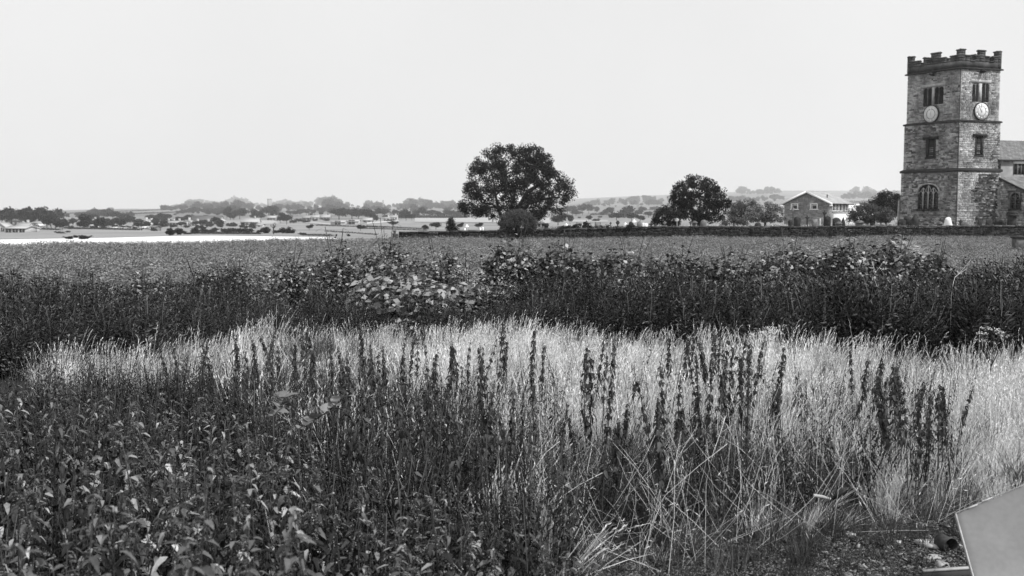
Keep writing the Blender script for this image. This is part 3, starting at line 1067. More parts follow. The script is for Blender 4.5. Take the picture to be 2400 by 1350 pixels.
# ------------------------------------------------------------------ churchyard wall
def wall_pt(px, off=0.4):
    d = crop_edge(px) + off
    u = (px - 1200) / F
    x = u * (d * CP + EYE * SP)
    return np.array((x, d))
W_TOP = lambda px: float(np.interp(px, [935, 1100, 1250, 1400, 1520, 1900, 2400], [543, 540.5, 537.5, 534, 530.5, 530, 528]))
pxs = [935]
while pxs[-1] < 2520:
    pxs.append(pxs[-1] + R.uniform(19, 30))
wp = wall_pt(935)
wall = thing('churchyard_wall', 'long low dark drystone wall between the crop field and the churchyard', 'wall', (wp[0], wp[1], 0))
WO = np.array((wp[0], wp[1], 0))
def wallz(px):
    p = wall_pt(px)
    return at(min(px, 2460), W_TOP(px), p[1]).z
course = MB()
for i, (a, b) in enumerate(zip(pxs[:-1], pxs[1:])):
    pa, pb = wall_pt(a), wall_pt(b)
    t = (pb - pa)
    ln = np.linalg.norm(t)
    t /= ln
    n = np.array((t[1], -t[0]))
    za_, zb_ = wallz(a), wallz(b)
    zt = (za_ + zb_) / 2
    f = Face(pa, t, n)
    z = -0.1
    while z < zt - 0.16:
        h = min(U(0.09, 0.16), zt - 0.13 - z)
        x = 0.0
        while x < ln - 0.01:
            w = min(U(0.2, 0.55), ln - x)
            f.box(course, x + 0.006, x + w - 0.006, z + 0.005, z + h - 0.005, -0.42, U(-0.03, 0.03))
            x += w
        z += h
    mb = MB()
    dz = U(-0.02, 0.03)
    f.box(mb, 0.008, ln - 0.008, zt - 0.13 + 0.004, zt + dz, -0.46, 0.06 + U(0, 0.02))
    mb.v = [q - WO for q in mb.v]
    part('coping_stone', mb, M_WALL, wall)
course.v = [q - WO for q in course.v]
part('stonework', course, M_WALL, wall, kind='stuff')
mb = MB()
for d_ in (0, 0.16, 0.32, 0.48):
    mb.box((-0.28 + U(-.02, .02), -0.1 + U(-.03, .03), d_ + 0.05), (0.42, 0.5, 0.15))
part('end_pier', mb, M_WALL, wall)
gp = wall_pt(926)
gpost = link('gate_post', MB().box((0, 0, 0.35), (0.18, 0.18, 0.9), 0.2).box((0, 0, 0.82), (0.24, 0.24, 0.08), 0.2).mesh('gate_post', M_DARKWOOD), None, (gp[0], gp[1] - 0.3, 0))
tag(gpost, 'short dark post standing at the left end of the churchyard wall', 'post')

# ------------------------------------------------------------------ graves
def grave(kind, px, ytop, d, w, m, label, name=None, group=None, tilt=0.0):
    """w in picture pixels, standing behind the wall at depth d"""
    p = at(px, ytop, d)
    zg = ground_z(p.x, d) - 0.1
    h = max(p.z - zg, 0.4)
    W = w / F * d
    th = 0.14
    names = {'round': 'headstone', 'point': 'headstone', 'square': 'headstone', 'shoulder': 'headstone', 'cross': 'grave_cross', 'celtic': 'celtic_cross', 'chest': 'chest_tomb', 'obelisk': 'obelisk', 'pedestal': 'pedestal_tomb'}
    cats = {'headstone': 'headstone', 'grave_cross': 'grave cross', 'celtic_cross': 'grave cross', 'chest_tomb': 'tomb', 'obelisk': 'obelisk', 'pedestal_tomb': 'tomb'}
    nm = name or names[kind]
    t = thing(nm, label, cats[nm], (p.x, d, zg), math.atan2(p.x, d) * -1 + U(-0.1, 0.1), group)
    t.rotation_euler[1] = tilt
    X, Z_, Y = (1, 0, 0), (0, 0, 1), (0, th, 0)
    def sl(o): return MB().slab(o, (0, -th / 2, 0), X, Z_, Y)
    hw = W / 2
    if kind in ('round', 'point', 'square', 'shoulder'):
        if kind == 'round':
            o = [(-hw, 0), (hw, 0)] + [(hw * math.cos(a), h - hw * 0.9 + hw * 0.9 * math.sin(a)) for a in np.linspace(0, math.pi, 13)]
        elif kind == 'point':
            o = [(-hw, 0), (hw, 0), (hw, h * 0.55), (hw * 0.7, h * 0.75), (hw * 0.22, h * 0.93), (0.0, h), (-hw * 0.22, h * 0.93), (-hw * 0.7, h * 0.75), (-hw, h * 0.55)]
        elif kind == 'shoulder':
            r = hw * 0.68
            o = [(-hw, 0), (hw, 0), (hw, h * 0.52)] + [(r * math.cos(a), h - r * 0.75 + r * 0.75 * math.sin(a)) for a in np.linspace(-0.2, math.pi + 0.2, 13)] + [(-hw, h * 0.52)]
        else:
            o = [(-hw, 0), (hw, 0), (hw, h - 0.06), (hw - 0.06, h), (-hw + 0.06, h), (-hw, h - 0.06)]
        part('slab', sl(o), m, t)
        part('plinth', MB().box((0, 0, 0.08), (W * 1.25, 0.34, 0.2)), m, t)
    elif kind in ('cross', 'celtic'):
        b = W * 0.15
        ch = h - W * 0.52
        o = [(-b * 1.3, 0.2), (b * 1.3, 0.2), (b, ch - b), (hw, ch - b * 1.1), (hw, ch + b * 1.1), (b, ch + b), (b * 1.1, h), (-b * 1.1, h), (-b, ch + b), (-hw, ch + b * 1.1), (-hw, ch - b * 1.1), (-b, ch - b)]
        part('cross', sl(o), m, t)
        if kind == 'celtic':
            mb = MB()
            ring_ = [(hw * .72 * math.cos(a), 0, ch + hw * .72 * math.sin(a)) for a in np.linspace(0, 2 * math.pi, 17)]
            mb.tube(ring_, [0.05] * 17, 5)
            part('ring', mb, m, t)
        part('base', MB().box((0, 0, 0.1), (W * 0.9, 0.45, 0.24)).box((0, 0, 0.29), (W * 0.6, 0.3, 0.14)), m, t)
    elif kind == 'chest':
        part('chest', MB().box((0, 0, h * 0.42), (W * 0.86, 0.7, h * 0.84)), m, t)
        part('lid', MB().box((0, 0, h * 0.88), (W, 0.9, h * 0.07)).slab([(-W * .45, 0), (W * .45, 0), (W * 0.2, h * 0.09), (-W * 0.2, h * 0.09)], (0, -0.4, h * 0.917), X, Z_, (0, 0.8, 0)), M_GRAVEG, t)
    elif kind == 'obelisk':
        part('shaft', MB().lathe([(W * 0.62, h * 0.28), (W * 0.36, h * 0.94), (0.0, h)], 4, a0=math.pi / 4), m, t)
        part('plinth', MB().box((0, 0, h * 0.1), (W * 1.7, W * 1.7, h * 0.2)).box((0, 0, h * 0.24), (W * 1.3, W * 1.3, h * 0.079)), m, t)
    elif kind == 'pedestal':
        part('pedestal', MB().box((0, 0, h * 0.1), (W * 0.95, W * 0.8, h * 0.2)).box((0, 0, h * 0.5), (W * 0.72, W * 0.6, h * 0.598)), m, t)
        part('cap', MB().box((0, 0, h * 0.84), (W, W * 0.85, h * 0.075)).slab([(-W * .48, 0), (W * .48, 0), (W * .3, h * .12), (-W * .3, h * .12)], (0, -W * 0.4, h * 0.878), X, Z_, (0, W * 0.8, 0)), m, t)
    return t
D_, G_, P2, W_ = M_GRAVED, M_GRAVEG, M_GRAVEP, M_GRAVEW
for a in [
    ('round', 2113, 513, 90, 18, D_, 'small dark round headstone, leftmost of the three black stones below the tower'),
    ('round', 2127, 506, 90.5, 17, D_, 'middle black headstone of the three in front of the tower base'),
    ('point', 2143, 501, 90, 20, D_, 'black pointed headstone with a finial in front of the tower base'),
    ('chest', 2170, 520, 90, 15, G_, 'low grey chest tomb right of the black pointed headstone'),
    ('chest', 2202, 520, 90, 14, G_, 'low grey chest tomb just left of the white headstone'),
    ('shoulder', 2222.5, 509, 89, 20, W_, 'bright white shouldered headstone below the tower corner'),
    ('cross', 2251, 514, 90, 10, D_, 'small dark stone cross right of the white headstone'),
    ('round', 2262, 519, 89.5, 19, G_, 'low grey round headstone right of the small dark cross'),
    ('round', 2340, 512, 90, 18, D_, 'dark round headstone left of the large pedestal tomb'),
    ('square', 2318, 515, 92, 14, D_, 'dark square headstone standing below the blotched tower wall'),
    ('square', 2296, 516, 93, 10, D_, 'small dark square headstone in grass below the right tower face'),
    ('pedestal', 2371, 495, 89, 27, D_, 'large black pedestal tomb with a wide cap below the aisle window'),
    ('round', 2353, 517, 88.5, 10, D_, 'little dark round headstone leaning on the large pedestal tomb'),
    ('obelisk', 2107, 467, 104, 7, P2, 'tall pale obelisk standing just left of the tower'),
    ('chest', 2015, 517, 89, 20, G_, 'chest tomb with a pale hipped lid below the dark bushes'),
    ('chest', 1966, 520, 89, 17, G_, 'low chest tomb with flat lid right of the black domed headstones'),
    ('round', 1961, 510, 91, 22, D_, 'wide black domed headstone right of the tall cross'),
    ('point', 1976, 508, 92, 11, D_, 'dark pointed headstone behind the flat lidded chest tomb'),
    ('cross', 1932, 493, 91, 10, D_, 'tall dark stone cross in front of the brick house corner'),
    ('round', 1939, 506, 90, 14, D_, 'black round headstone at the foot of the tall dark cross'),
    ('cross', 1892, 505, 91, 9, D_, 'small dark cross in front of the gabled brick house'),
    ('square', 1911, 513, 89, 13, G_, 'plain grey square headstone among grass before the house gable'),
    ('square', 1922, 511, 89, 4, P2, 'thin pale upright stone right of the grey square headstone'),
    ('square', 1949, 514, 88.5, 3, P2, 'thin pale grave marker left of the wide domed headstone'),
    ('celtic', 1860, 487, 89, 7, G_, 'tall slender grave cross standing before the left house window'),
    ('round', 1868, 507, 91, 15, D_, 'black round headstone just right of the tall slender cross'),
    ('round', 1854, 514, 90, 12, D_, 'dark round headstone just left of the tall slender cross'),
    ('round', 1777, 521, 89, 15, D_, 'dark domed headstone below the blossoming hawthorn'),
    ('round', 1648, 515, 89, 14, G_, 'grey round headstone under the sycamore tree'),
    ('chest', 1628, 518, 90, 12, G_, 'small table tomb with pale lid left of the grey round headstone'),
    ('cross', 1619, 519, 89, 6, D_, 'small dark cross left of the pale lidded table tomb'),
    ('celtic', 1587, 511, 89, 9, P2, 'pale celtic cross between the dark bush and the sycamore'),
    ('cross', 1559, 518, 89, 8, G_, 'grey cross against the dark bush left of the sycamore'),
    ('cross', 1526, 520, 88, 10, D_, 'stout dark cross left of the bush by the wall'),
    ('square', 1536, 524, 88, 6, D_, 'little dark upright stone right of the stout dark cross'),
    ('square', 1515, 523, 89, 7, W_, 'narrow white headstone left of the stout dark cross'),
    ('round', 1507, 522, 88, 5, W_, 'tiny white rounded headstone left of the narrow white one'),
    ('round', 1499, 519, 89, 11, G_, 'grey mottled headstone right of the tall white cross'),
    ('cross', 1487.5, 514, 88, 10, W_, 'tall white grave cross standing above the wall'),
    ('round', 1480, 519, 89, 10, D_, 'dark rounded headstone just left of the tall white cross'),
    ('cross', 1466, 521, 88, 8, W_, 'short white broken cross left of the dark rounded headstone'),
    ('celtic', 1447.5, 517, 88, 9, D_, 'dark celtic cross above the ivy covered stretch of wall'),
    ('cross', 1432, 520, 89, 5, D_, 'small dark cross left of the dark celtic cross'),
    ('square', 1400, 520, 89, 14, G_, 'wide grey headstone above the shrubs on the wall'),
    ('cross', 1327, 523, 87, 8, W_, 'low white cross right of the dark pedestal tomb'),
    ('pedestal', 1281, 523, 87, 13, D_, 'dark pedestal tomb with a flat cap right of the big bush'),
    ('cross', 1095, 526, 84, 9, W_, 'white leaning cross behind the wall left of the oak'),
    ('square', 1126, 533, 84, 3.5, W_, 'tiny white stone, left one of the pair beneath the oak'),
    ('round', 1132, 532, 84, 4, W_, 'tiny white round stone, right one of the pair beneath the oak'),
    ('square', 1089, 534, 84, 4, W_, 'small white kerb stone beside the white leaning cross'),
    ('point', 2051, 483, 112, 4, P2, 'pale pointed finial stone showing above the bushes, left of two'),
    ('point', 2066, 482, 112, 4, P2, 'pale pointed finial stone showing above the bushes, right of two'),
]:
    grave(*a, tilt=U(-0.04, 0.04) if a[0] != 'obelisk' else 0)

# ------------------------------------------------------------------ gabled brick house behind the churchyard
HA = math.radians(36)                       # the gable is turned: its right side wall shows
hq = at(1838, 500, 152.0)
HW, HL = 6.9, 7.6
hz0 = ground_z(hq.x, 152) - 0.4
ze, zp = at(1838, 476, 152).z - hz0, at(1892, 449.5, 150.5).z - hz0
house = thing('brick_house', 'brick house with white bargeboards and a low pitched gable behind the graves', 'house', (hq.x, 152.0, hz0), -HA)
def hp(name, mb, m, parent=house, **k): return part(name, mb, m, parent, **k)
hm = HW / 2
hp('wall', MB().slab([(0, 0), (HW, 0), (HW, ze), (hm, zp - 0.15), (0, ze)], (0, 0, 0), (1, 0, 0), (0, 0, 1), (0, HL, 0)), M_BRICK)
z = 0.3
br = MB()
while z < zp - 0.3:
    a = 0.0
    while a < HW - 0.01:
        w = U(0.3, 0.7)
        b = min(a + w, HW)
        lim = lambda x: ze + (zp - 0.15 - ze) * (1 - abs(x - hm) / hm)
        if z + 0.2 < min(lim(a), lim(b)):
            br.box(((a + b) / 2, -0.02, z + 0.1), (b - a - 0.03, 0.04 + U(0, .03), 0.17))
        a = b
    a = 0.0
    while a < HL - 0.01 and z + 0.2 < ze:
        b = min(a + U(0.3, 0.7), HL)
        br.box((HW + 0.02, (a + b) / 2, z + 0.1), (0.04 + U(0, .03), b - a - 0.03, 0.17))
        a = b
    z += 0.2
hp('stonework', br, M_BRICK, kind='stuff')
ov = 0.45
for sgn in (-1, 1):
    ex, ez = hm + sgn * (hm + ov), ze - (zp - ze) / hm * ov + 0.12
    a, b = (ex, -0.5, ez), (ex, HL + 1.4, ez)
    c, d = (hm, HL + 0.3, zp + 0.12), (hm, -0.5, zp + 0.12)
    hp('roof', roof_plane('r', a, b, c, d, 12, M_TILE), M_TILE)
    mb = MB()
    mb.frame((ex, -0.58, ez - 0.24), (hm - ex, 0, zp + 0.1 - ez), (0, 0.08, 0), (0, 0, 0.28))
    mb.box((ex - sgn * 0.2, -0.55, ez - 0.3), (0.42, 0.1, 0.2))
    hp('bargeboard', mb, M_WHITE)
    hp('fascia', MB().frame((ex - 0.03, -0.45, ez - 0.16), (0.06, 0, 0), (0, HL + 1.8, 0), (0, 0, 0.16)), M_TRIM)
    hp('gutter', MB().tube([(ex + sgn * .06, -0.45, ez - 0.06), (ex + sgn * .06, HL + 1.35, ez - 0.06)], [0.07, 0.07], 6), M_TRIM)
def hwin(x0, x1, z0, z1):
    Y = -0.08
    w = hp('window', MB().box(((x0 + x1) / 2, Y + 0.02, (z0 + z1) / 2), (x1 - x0, 0.05, z1 - z0)), M_GLASS)
    fr = MB()
    t_ = 0.14
    fr.box(((x0 + x1) / 2, Y - 0.05, z1 - t_ / 2), (x1 - x0, 0.09, t_)).box(((x0 + x1) / 2, Y - 0.05, z0 + t_ / 2), (x1 - x0 + 0.2, 0.14, t_))
    for x in (x0 + t_ / 2, x1 - t_ / 2): fr.box((x, Y - 0.05, (z0 + z1) / 2), (t_, 0.09, z1 - z0 - 2 * t_ - 0.004))
    fr.box(((x0 + x1) / 2, Y - 0.05, z0 + (z1 - z0) * 0.72), (x1 - x0 - 2 * t_ - 0.004, 0.08, 0.07))
    hp('frame', fr, M_WHITE, parent=w)
    cu = MB()
    for k in range(5):
        x = x0 + t_ + 0.03 + k * 0.045
        cu.box((x, Y - 0.012 - (k % 2) * 0.012, z0 + (z1 - z0) * 0.42), (0.04, 0.01, (z1 - z0) * 0.5))
    hp('curtain', cu, M_PALEWALL, parent=w)
hwin(1.05, 2.15, ze - 1.0, ze - 0.05)
hwin(3.95, 5.05, ze - 1.0, ze - 0.05)
for y0, y1 in ((0.5, 1.5), (2.0, 2.9), (3.5, 4.6), (6.2, 7.0)):
    w = hp('window', MB().box((HW + 0.07, (y0 + y1) / 2, ze - 0.65), (0.05, y1 - y0, 0.95)), M_GLASS)
    fr = MB()
    for y in (y0, y1): fr.box((HW + 0.11, y, ze - 0.65), (0.09, 0.14, 0.95))
    fr.box((HW + 0.12, (y0 + y1) / 2, ze - 1.18), (0.16, y1 - y0 + 0.3, 0.11))
    hp('frame', fr, M_WHITE, parent=w)
hp('downpipe', MB().tube([(HW + 0.1, HL - 0.1, 0.2), (HW + 0.1, HL - 0.1, ze - 0.1)], [0.06, 0.06], 6), M_TRIM)
hp('vent_pipe', MB().tube([(HW * 0.8, 2.5, ze + 0.3), (HW * 0.8, 2.5, ze + 1.25)], [0.08, 0.08], 6), M_TRIM)
gw = thing('low_white_wall', 'low white rendered wall at the right foot of the brick house', 'wall', tuple(at(1944, 507, 149)))
gw.location.z = 0
zt = at(1970, 500.5, 149).z
part('wall', MB().box((2.0, 0, zt / 2), (4.6, 0.25, zt)), M_WHITE, gw)
part('coping', MB().box((2.0, 0, zt + 0.06), (4.8, 0.34, 0.1)), M_WHITE, gw)

# ------------------------------------------------------------------ houses and sheds across the valley
def cottage(px0, px1, yridge, yeave, ybase, wall_m, roof_m, label, cat='house', name='cottage', gable=False, wins=3, chim=1, dep=None, d=None, openings=None):
    d = d or find_depth((px0 + px1) / 2, ybase)
    a, b = at(px0, ybase, d), at(px1, ybase, d)
    w = b.x - a.x
    zb, ze, zr = a.z - 0.5, at(px0, yeave, d).z, at(px0, yridge, d).z
    dp = dep or max(6.0, w * 0.5)
    t = thing(name, label, cat, ((a.x + b.x) / 2, d, zb))
    he, hr_ = ze - zb, zr - zb
    X = (1, 0, 0)
    if gable:
        part('wall', MB().slab([(-w / 2, 0), (w / 2, 0), (w / 2, he), (0, hr_ - 0.15), (-w / 2, he)], (0, 0, 0), X, (0, 0, 1), (0, dp, 0)), wall_m, t)
        rm = MB()
        for sg in (-1, 1):
            v = np.array((-sg * (w / 2 + 0.4), 0, (hr_ - he) * (1 + 0.8 / w)))
            rm.frame((sg * (w / 2 + 0.4), -0.4, he - (hr_ - he) * 0.8 / w), v, (0, dp + 0.8, 0), (0, 0, 0.2))
        rf = part('roof', rm, roof_m, t)
    else:
        part('wall', MB().slab([(0, 0), (dp, 0), (dp, he), (dp / 2, hr_ - 0.15), (0, he)], (-w / 2, 0, 0), (0, 1, 0), (0, 0, 1), (w, 0, 0)), wall_m, t)
        rm = MB()
        for sg in (-1, 1):
            y0 = dp / 2 + sg * (dp / 2 + 0.4)
            v = np.array((0, -sg * (dp / 2 + 0.4), (hr_ - he) * (1 + 0.8 / dp)))
            rm.frame((-w / 2 - 0.3, y0, he - (hr_ - he) * 0.8 / dp), (w + 0.6, 0, 0), v, (0, 0, 0.2))
        rf = part('roof', rm, roof_m, t)
    for k in range(chim):
        x = (-w * 0.3 + w * 0.6 * k / max(1, chim - 1)) if chim > 1 else w * 0.25
        part('chimney', MB().box((0 if gable else x, dp / 2, hr_ + 0.4), (0.9, 0.9, 1.6)).box((0 if gable else x, dp / 2, hr_ + 1.27), (1.1, 1.1, 0.14)), wall_m, rf)
    nrow = 2 if he > 5 else 1
    for r_ in range(nrow):
        for k in range(wins):
            x = -w / 2 + w * (k + 0.5) / wins
            zc_ = he * ((0.28, 0.72)[r_] if nrow == 2 else 0.55)
            ww, hh = (openings or (1.1, 1.4))
            if abs(x) + ww / 2 > w / 2 - 0.1: continue
            g = part('window', MB().box((x, -0.02, zc_), (ww, 0.08, hh)), M_GLASS, t)
            part('frame', MB().box((x, -0.09, zc_), (0.12, 0.05, hh)).box((x, -0.08, zc_ - hh / 2 - 0.08), (ww + 0.3, 0.15, 0.14)).box((x, -0.08, zc_ + hh / 2 + 0.07), (ww + 0.3, 0.12, 0.13)), wall_m, g)
    return t
PW, GW, PR, DR, WH = M_PALEWALL, M_GREYWALL, M_PALEROOF, M_DARKROOF, mat('whitewash', 0.6, 0.9)
for a in [
    (-12, 13, 523, 532, 543, PW, PR, 'white farm building cut by the left edge of the photo', 'barn', 'farm_building', True, 2, 0),
    (12, 60, 531, 535.5, 545, PW, PR, 'long low white farm shed with dark openings at far left', 'barn', 'farm_shed', False, 3, 0, 8, None, (1.6, 1.3)),
    (36, 66, 522.5, 531.5, 537, PW, PR, 'farmhouse with pale hipped roof above the long white shed', 'house', 'farmhouse', False, 2, 1),
    (60, 76, 533, 537, 543, WH, WH, 'small white outbuilding at the right end of the farm sheds', 'barn', 'outbuilding', False, 1, 0),
    (12, 52, 512, 517, 529, GW, DR, 'long dark roofed farmhouse in front of the left tree clump', 'house', 'farmhouse', False, 4, 2),
    (66, 101, 515, 519.5, 529, GW, DR, 'dark roofed barn right of the long farmhouse at far left', 'barn', 'barn', False, 2, 0),
    (74, 100, 520, 522.5, 531, GW, PR, 'lean-to with a pale roof under the dark roofed barn', 'barn', 'lean_to', False, 2, 0),
    (85, 92, 525, 528, 534, WH, WH, 'tiny white hut right of the farm sheds at far left', 'shed', 'hut', True, 1, 0),
    (206, 222, 527, 529, 533, WH, PR, 'low white shed at the edge of the left meadow', 'shed', 'shed', False, 1, 0),
    (213, 224, 514, 520, 527, GW, PR, 'pale gabled house between two dark trees in the village', 'house', 'cottage', True, 1, 1),
    (302, 314, 511, 515, 521, GW, PR, 'small house with pale roof below a dark arched tree', 'house', 'cottage', False, 2, 1),
    (335, 344, 515, 519, 526, WH, PR, 'white gabled house left of the twin village houses', 'house', 'cottage', True, 1, 1),
    (342, 354, 517, 520, 526, WH, PR, 'white house right of the white gabled one on the village edge', 'house', 'cottage', False, 2, 1),
    (383, 425, 518, 522, 528, PW, PR, 'long white terrace of houses in the middle of the village', 'house', 'terrace', False, 6, 3),
    (432, 448, 516, 521, 529, WH, PR, 'bright white gabled house right of the long white terrace', 'house', 'cottage', True, 2, 1),
    (450, 463, 519, 522, 529, PW, DR, 'small white house with dark roof beside the big barn roof', 'house', 'cottage', False, 2, 1),
    (473, 489, 519, 522, 528, PW, PR, 'low white cottage below the big barn roof', 'house', 'cottage', False, 2, 1),
    (262, 271, 533, 534.5, 537, WH, WH, 'small white shed left in the row along the meadow hedge', 'shed', 'shed', False, 1, 0),
    (280, 290, 535, 536.5, 538.5, WH, WH, 'tiny white shed beside the meadow hedge', 'shed', 'shed', False, 1, 0),
    (330, 339, 531.5, 534, 537, WH, WH, 'white hut with a sloping roof at the right of the meadow hedge', 'shed', 'hut', False, 1, 0),
    (343, 351, 533, 535.5, 539, WH, PR, 'pale gabled hut by the dark hut at the meadow end', 'shed', 'hut', True, 1, 0),
    (353, 363, 530, 533, 541, GW, DR, 'small dark hut at the right end of the meadow', 'shed', 'hut', False, 1, 0),
    (446, 516, 506, 518, 526, PW, DR, 'big barn with a long grey roof in the middle of the valley', 'barn', 'barn', False, 3, 0),
    (508, 523, 512, 518, 526, WH, PR, 'white gabled annexe at the right end of the big barn', 'barn', 'annexe', True, 1, 0),
    (564, 605, 512, 520, 528, PW, PR, 'large pale roofed farmhouse left of the bright farm yard', 'house', 'farmhouse', False, 4, 1),
    (600, 614, 525, 528, 531.5, WH, PR, 'low white garage below the large pale farmhouse', 'shed', 'garage', False, 1, 0),
    (626, 646, 506, 510, 517, GW, PR, 'grey house with pale roof above the bright farm yard', 'house', 'cottage', False, 3, 1),
    (653, 661, 501, 506, 516, GW, DR, 'narrow dark gabled house beside a dark tree', 'house', 'cottage', True, 1, 1),
    (672, 681, 497, 499, 502, WH, WH, 'white roofed bungalow high in the trees, left of two', 'house', 'bungalow', False, 2, 0),
    (685, 694, 497, 499, 503, WH, WH, 'white roofed bungalow high in the trees, right of two', 'house', 'bungalow', False, 2, 0),
    (708, 727, 505, 510, 515, GW, PR, 'first pale roofed house of the row by the tree belt', 'house', 'cottage', False, 2, 1),
    (729, 748, 504, 509, 515, PW, PR, 'second house of the row with pale roof and white walls', 'house', 'cottage', False, 2, 2),
    (751, 773, 503, 509, 515, GW, PR, 'third and biggest pale roofed house of the row by the tree belt', 'house', 'cottage', False, 3, 1),
    (775, 808, 517, 520.5, 527, PW, PR, 'long pale farm shed with dark doorways in the valley meadow', 'barn', 'farm_shed', False, 3, 0, 9, None, (3, 3)),
    (809, 840, 515, 519, 526, PW, PR, 'pale open fronted farm shed right of the long pale shed', 'barn', 'farm_shed', False, 3, 0, 9, None, (3.2, 3.4)),
    (850, 871, 511, 516, 521, GW, PR, 'grey roofed barn at the right end of the farm sheds', 'barn', 'barn', False, 2, 0),
    (898, 913, 509, 512, 518, WH, PR, 'white farmhouse wing with a chimney beside the track', 'house', 'farmhouse', False, 2, 1),
    (913, 931, 505, 509, 515, WH, PR, 'white farmhouse with dark trees behind at the end of the track', 'house', 'farmhouse', False, 3, 1),
    (785, 790, 487, 488.5, 491, WH, WH, 'white house far up on the wooded ridge, left of three', 'house', 'cottage', False, 1, 0),
    (806, 814, 487, 488.5, 491, WH, WH, 'white house far up on the wooded ridge, right of three', 'house', 'cottage', False, 2, 0),
    (793, 800, 489, 490.5, 493, WH, WH, 'white house far up on the wooded ridge, middle of three', 'house', 'cottage', False, 1, 0),
    (1258, 1278, 519, 524, 537, PW, PR, 'pale gabled chapel behind the wall under the oak branches', 'house', 'chapel', True, 1, 0, 8, 190),
]:
    cottage(*a)
# far landmarks on the skyline
p = at(632, 478, 2100)
tw = thing('distant_church_tower', 'faint square church tower on the wooded skyline', 'church tower', (p.x, 2100, ground_z(p.x, 2100)))
h = at(632, 468, 2100).z - tw.location.z
part('wall', MB().box((0, 0, h / 2), (8, 8, h)), M_GREYWALL, tw)
part('battlement', MB().box((-3, 0, h + 0.9), (2, 8, 1.8)).box((3, 0, h + 0.9), (2, 8, 1.8)).box((0, 3, h + 0.9), (1.6, 2, 1.8)), M_GREYWALL, tw)
p = at(256, 490, 1900)
fb = cottage(251, 262, 486.5, 488.5, 492, M_GREYWALL, M_DARKROOF, 'faint square farmhouse alone on the bare hill crest', 'house', 'farmhouse', False, 2, 0, 10, 1900)
def pylon(px, ytop, ybase, d, label):
    p = at(px, ybase, d)
    h = at(px, ytop, d).z - p.z
    t = thing('pylon', label, 'pylon', (p.x, d, p.z))
    mb = MB()
    b = h * 0.09
    for sx in (-1, 1):
        for sy in (-1, 1):
            mb.tube([(sx * b, sy * b, -3), (sx * b * 0.25, sy * b * 0.25, h * 0.7), (0, 0, h)], [0.45, 0.35, 0.3], 4)
    for k in range(5):
        z0, z1 = h * 0.14 * k, h * 0.14 * (k + 1)
        r0, r1 = b * (1 - 0.75 * z0 / (h * .7)), b * (1 - 0.75 * z1 / (h * .7))
        for sy in (-1, 1):
            mb.tube([(-r0, sy * r0, z0), (r1, sy * r1, z1)], [0.2, 0.2], 4)
            mb.tube([(r0, sy * r0, z0), (-r1, sy * r1, z1)], [0.2, 0.2], 4)
    part('lattice', mb, M_GREYWALL, t)
    mb = MB()
    for q in (0.66, 0.78, 0.9):
        mb.tube([(-h * 0.14, 0, h * q), (h * 0.14, 0, h * q)], [0.4, 0.4], 4)
    part('cross_arm', mb, M_GREYWALL, t)
pylon(1495, 460, 492, 1700, 'thin electricity pylon in the haze right of the oak')
pylon(898, 468, 484, 2200, 'faint tall mast on the wooded skyline')
# ------------------------------------------------------------------ trees and bushes
def rand_dir(n):
    d = G.normal(size=(n, 3))
    return d / np.linalg.norm(d, axis=1, keepdims=True)
def limbs(trunks, clusters, r_tip, sides=5, seg=3, wig=0.12, rmax=0.6):
    """branch skeleton: every leaf cluster is joined to the nearest point of what has grown so far"""
    pos, par = [], []
    for tr in trunks:
        prev = -1 if not pos else 0
        for k, q in enumerate(tr):
            if k == 0 and pos:
                continue
            pos.append(np.array(q, float)); par.append(prev); prev = len(pos) - 1
    tops = [np.array(t[len(t) // 2], float) for t in trunks]
    od = np.argsort([min(np.linalg.norm(c - t) for t in tops) for c in clusters])
    nt_ = len(pos)
    for ci in od:
        c = clusters[ci]
        A = np.array(pos)
        d = np.linalg.norm(A - c, axis=1) + 0.7 * np.maximum(0, A[:, 2] - c[2]) 
        d[0] += 5
        j = int(np.argmin(d))
        a = pos[j]
        ln = np.linalg.norm(c - a)
        for k in range(1, seg + 1):
            t = k / seg
            q = a + (c - a) * t + G.normal(size=3) * wig * ln * (1 if k < seg else 0) * 0.5 + np.array((0, 0, 0.10 * ln * math.sin(math.pi * t)))
            pos.append(q); par.append(j if k == 1 else len(pos) - 2)
    n = len(pos)
    cnt = np.zeros(n)
    kids = np.zeros(n, int)
    for i in range(n):
        if par[i] >= 0: kids[par[i]] += 1
    for i in range(n - 1, -1, -1):
        if kids[i] == 0: cnt[i] = max(cnt[i], 1)
        if par[i] >= 0: cnt[par[i]] += cnt[i]
    rad = np.minimum(r_tip * np.sqrt(np.maximum(cnt, 1)), rmax)
    mb = MB()
    for i in range(n):
        if par[i] >= 0:
            r0 = min(rad[par[i]], rad[i] * 1.35) if i >= nt_ else rad[par[i]]
            mb.tube([pos[par[i]], pos[i]], [r0, rad[i]], sides if rad[i] > 0.05 else 3, cap=False)
    return mb
def crown(clusters, rc, nleaf, L, W, up=0.0, flat=0.8):
    mb = MB()
    for c in clusters:
        n = max(3, int(nleaf * U(0.6, 1.4)))
        r = rc * U(0.7, 1.3)
        P = rand_dir(n) * (G.uniform(0, 1, n) ** 0.45)[:, None] * r * np.array((1, 1, flat)) + c
        D = rand_dir(n) + (P - c) / r * 0.8 + np.array((0, 0, up))
        mb.leaves(P, D, L * G.uniform(0.6, 1.3, n), W * G.uniform(0.7, 1.2, n))
    return mb
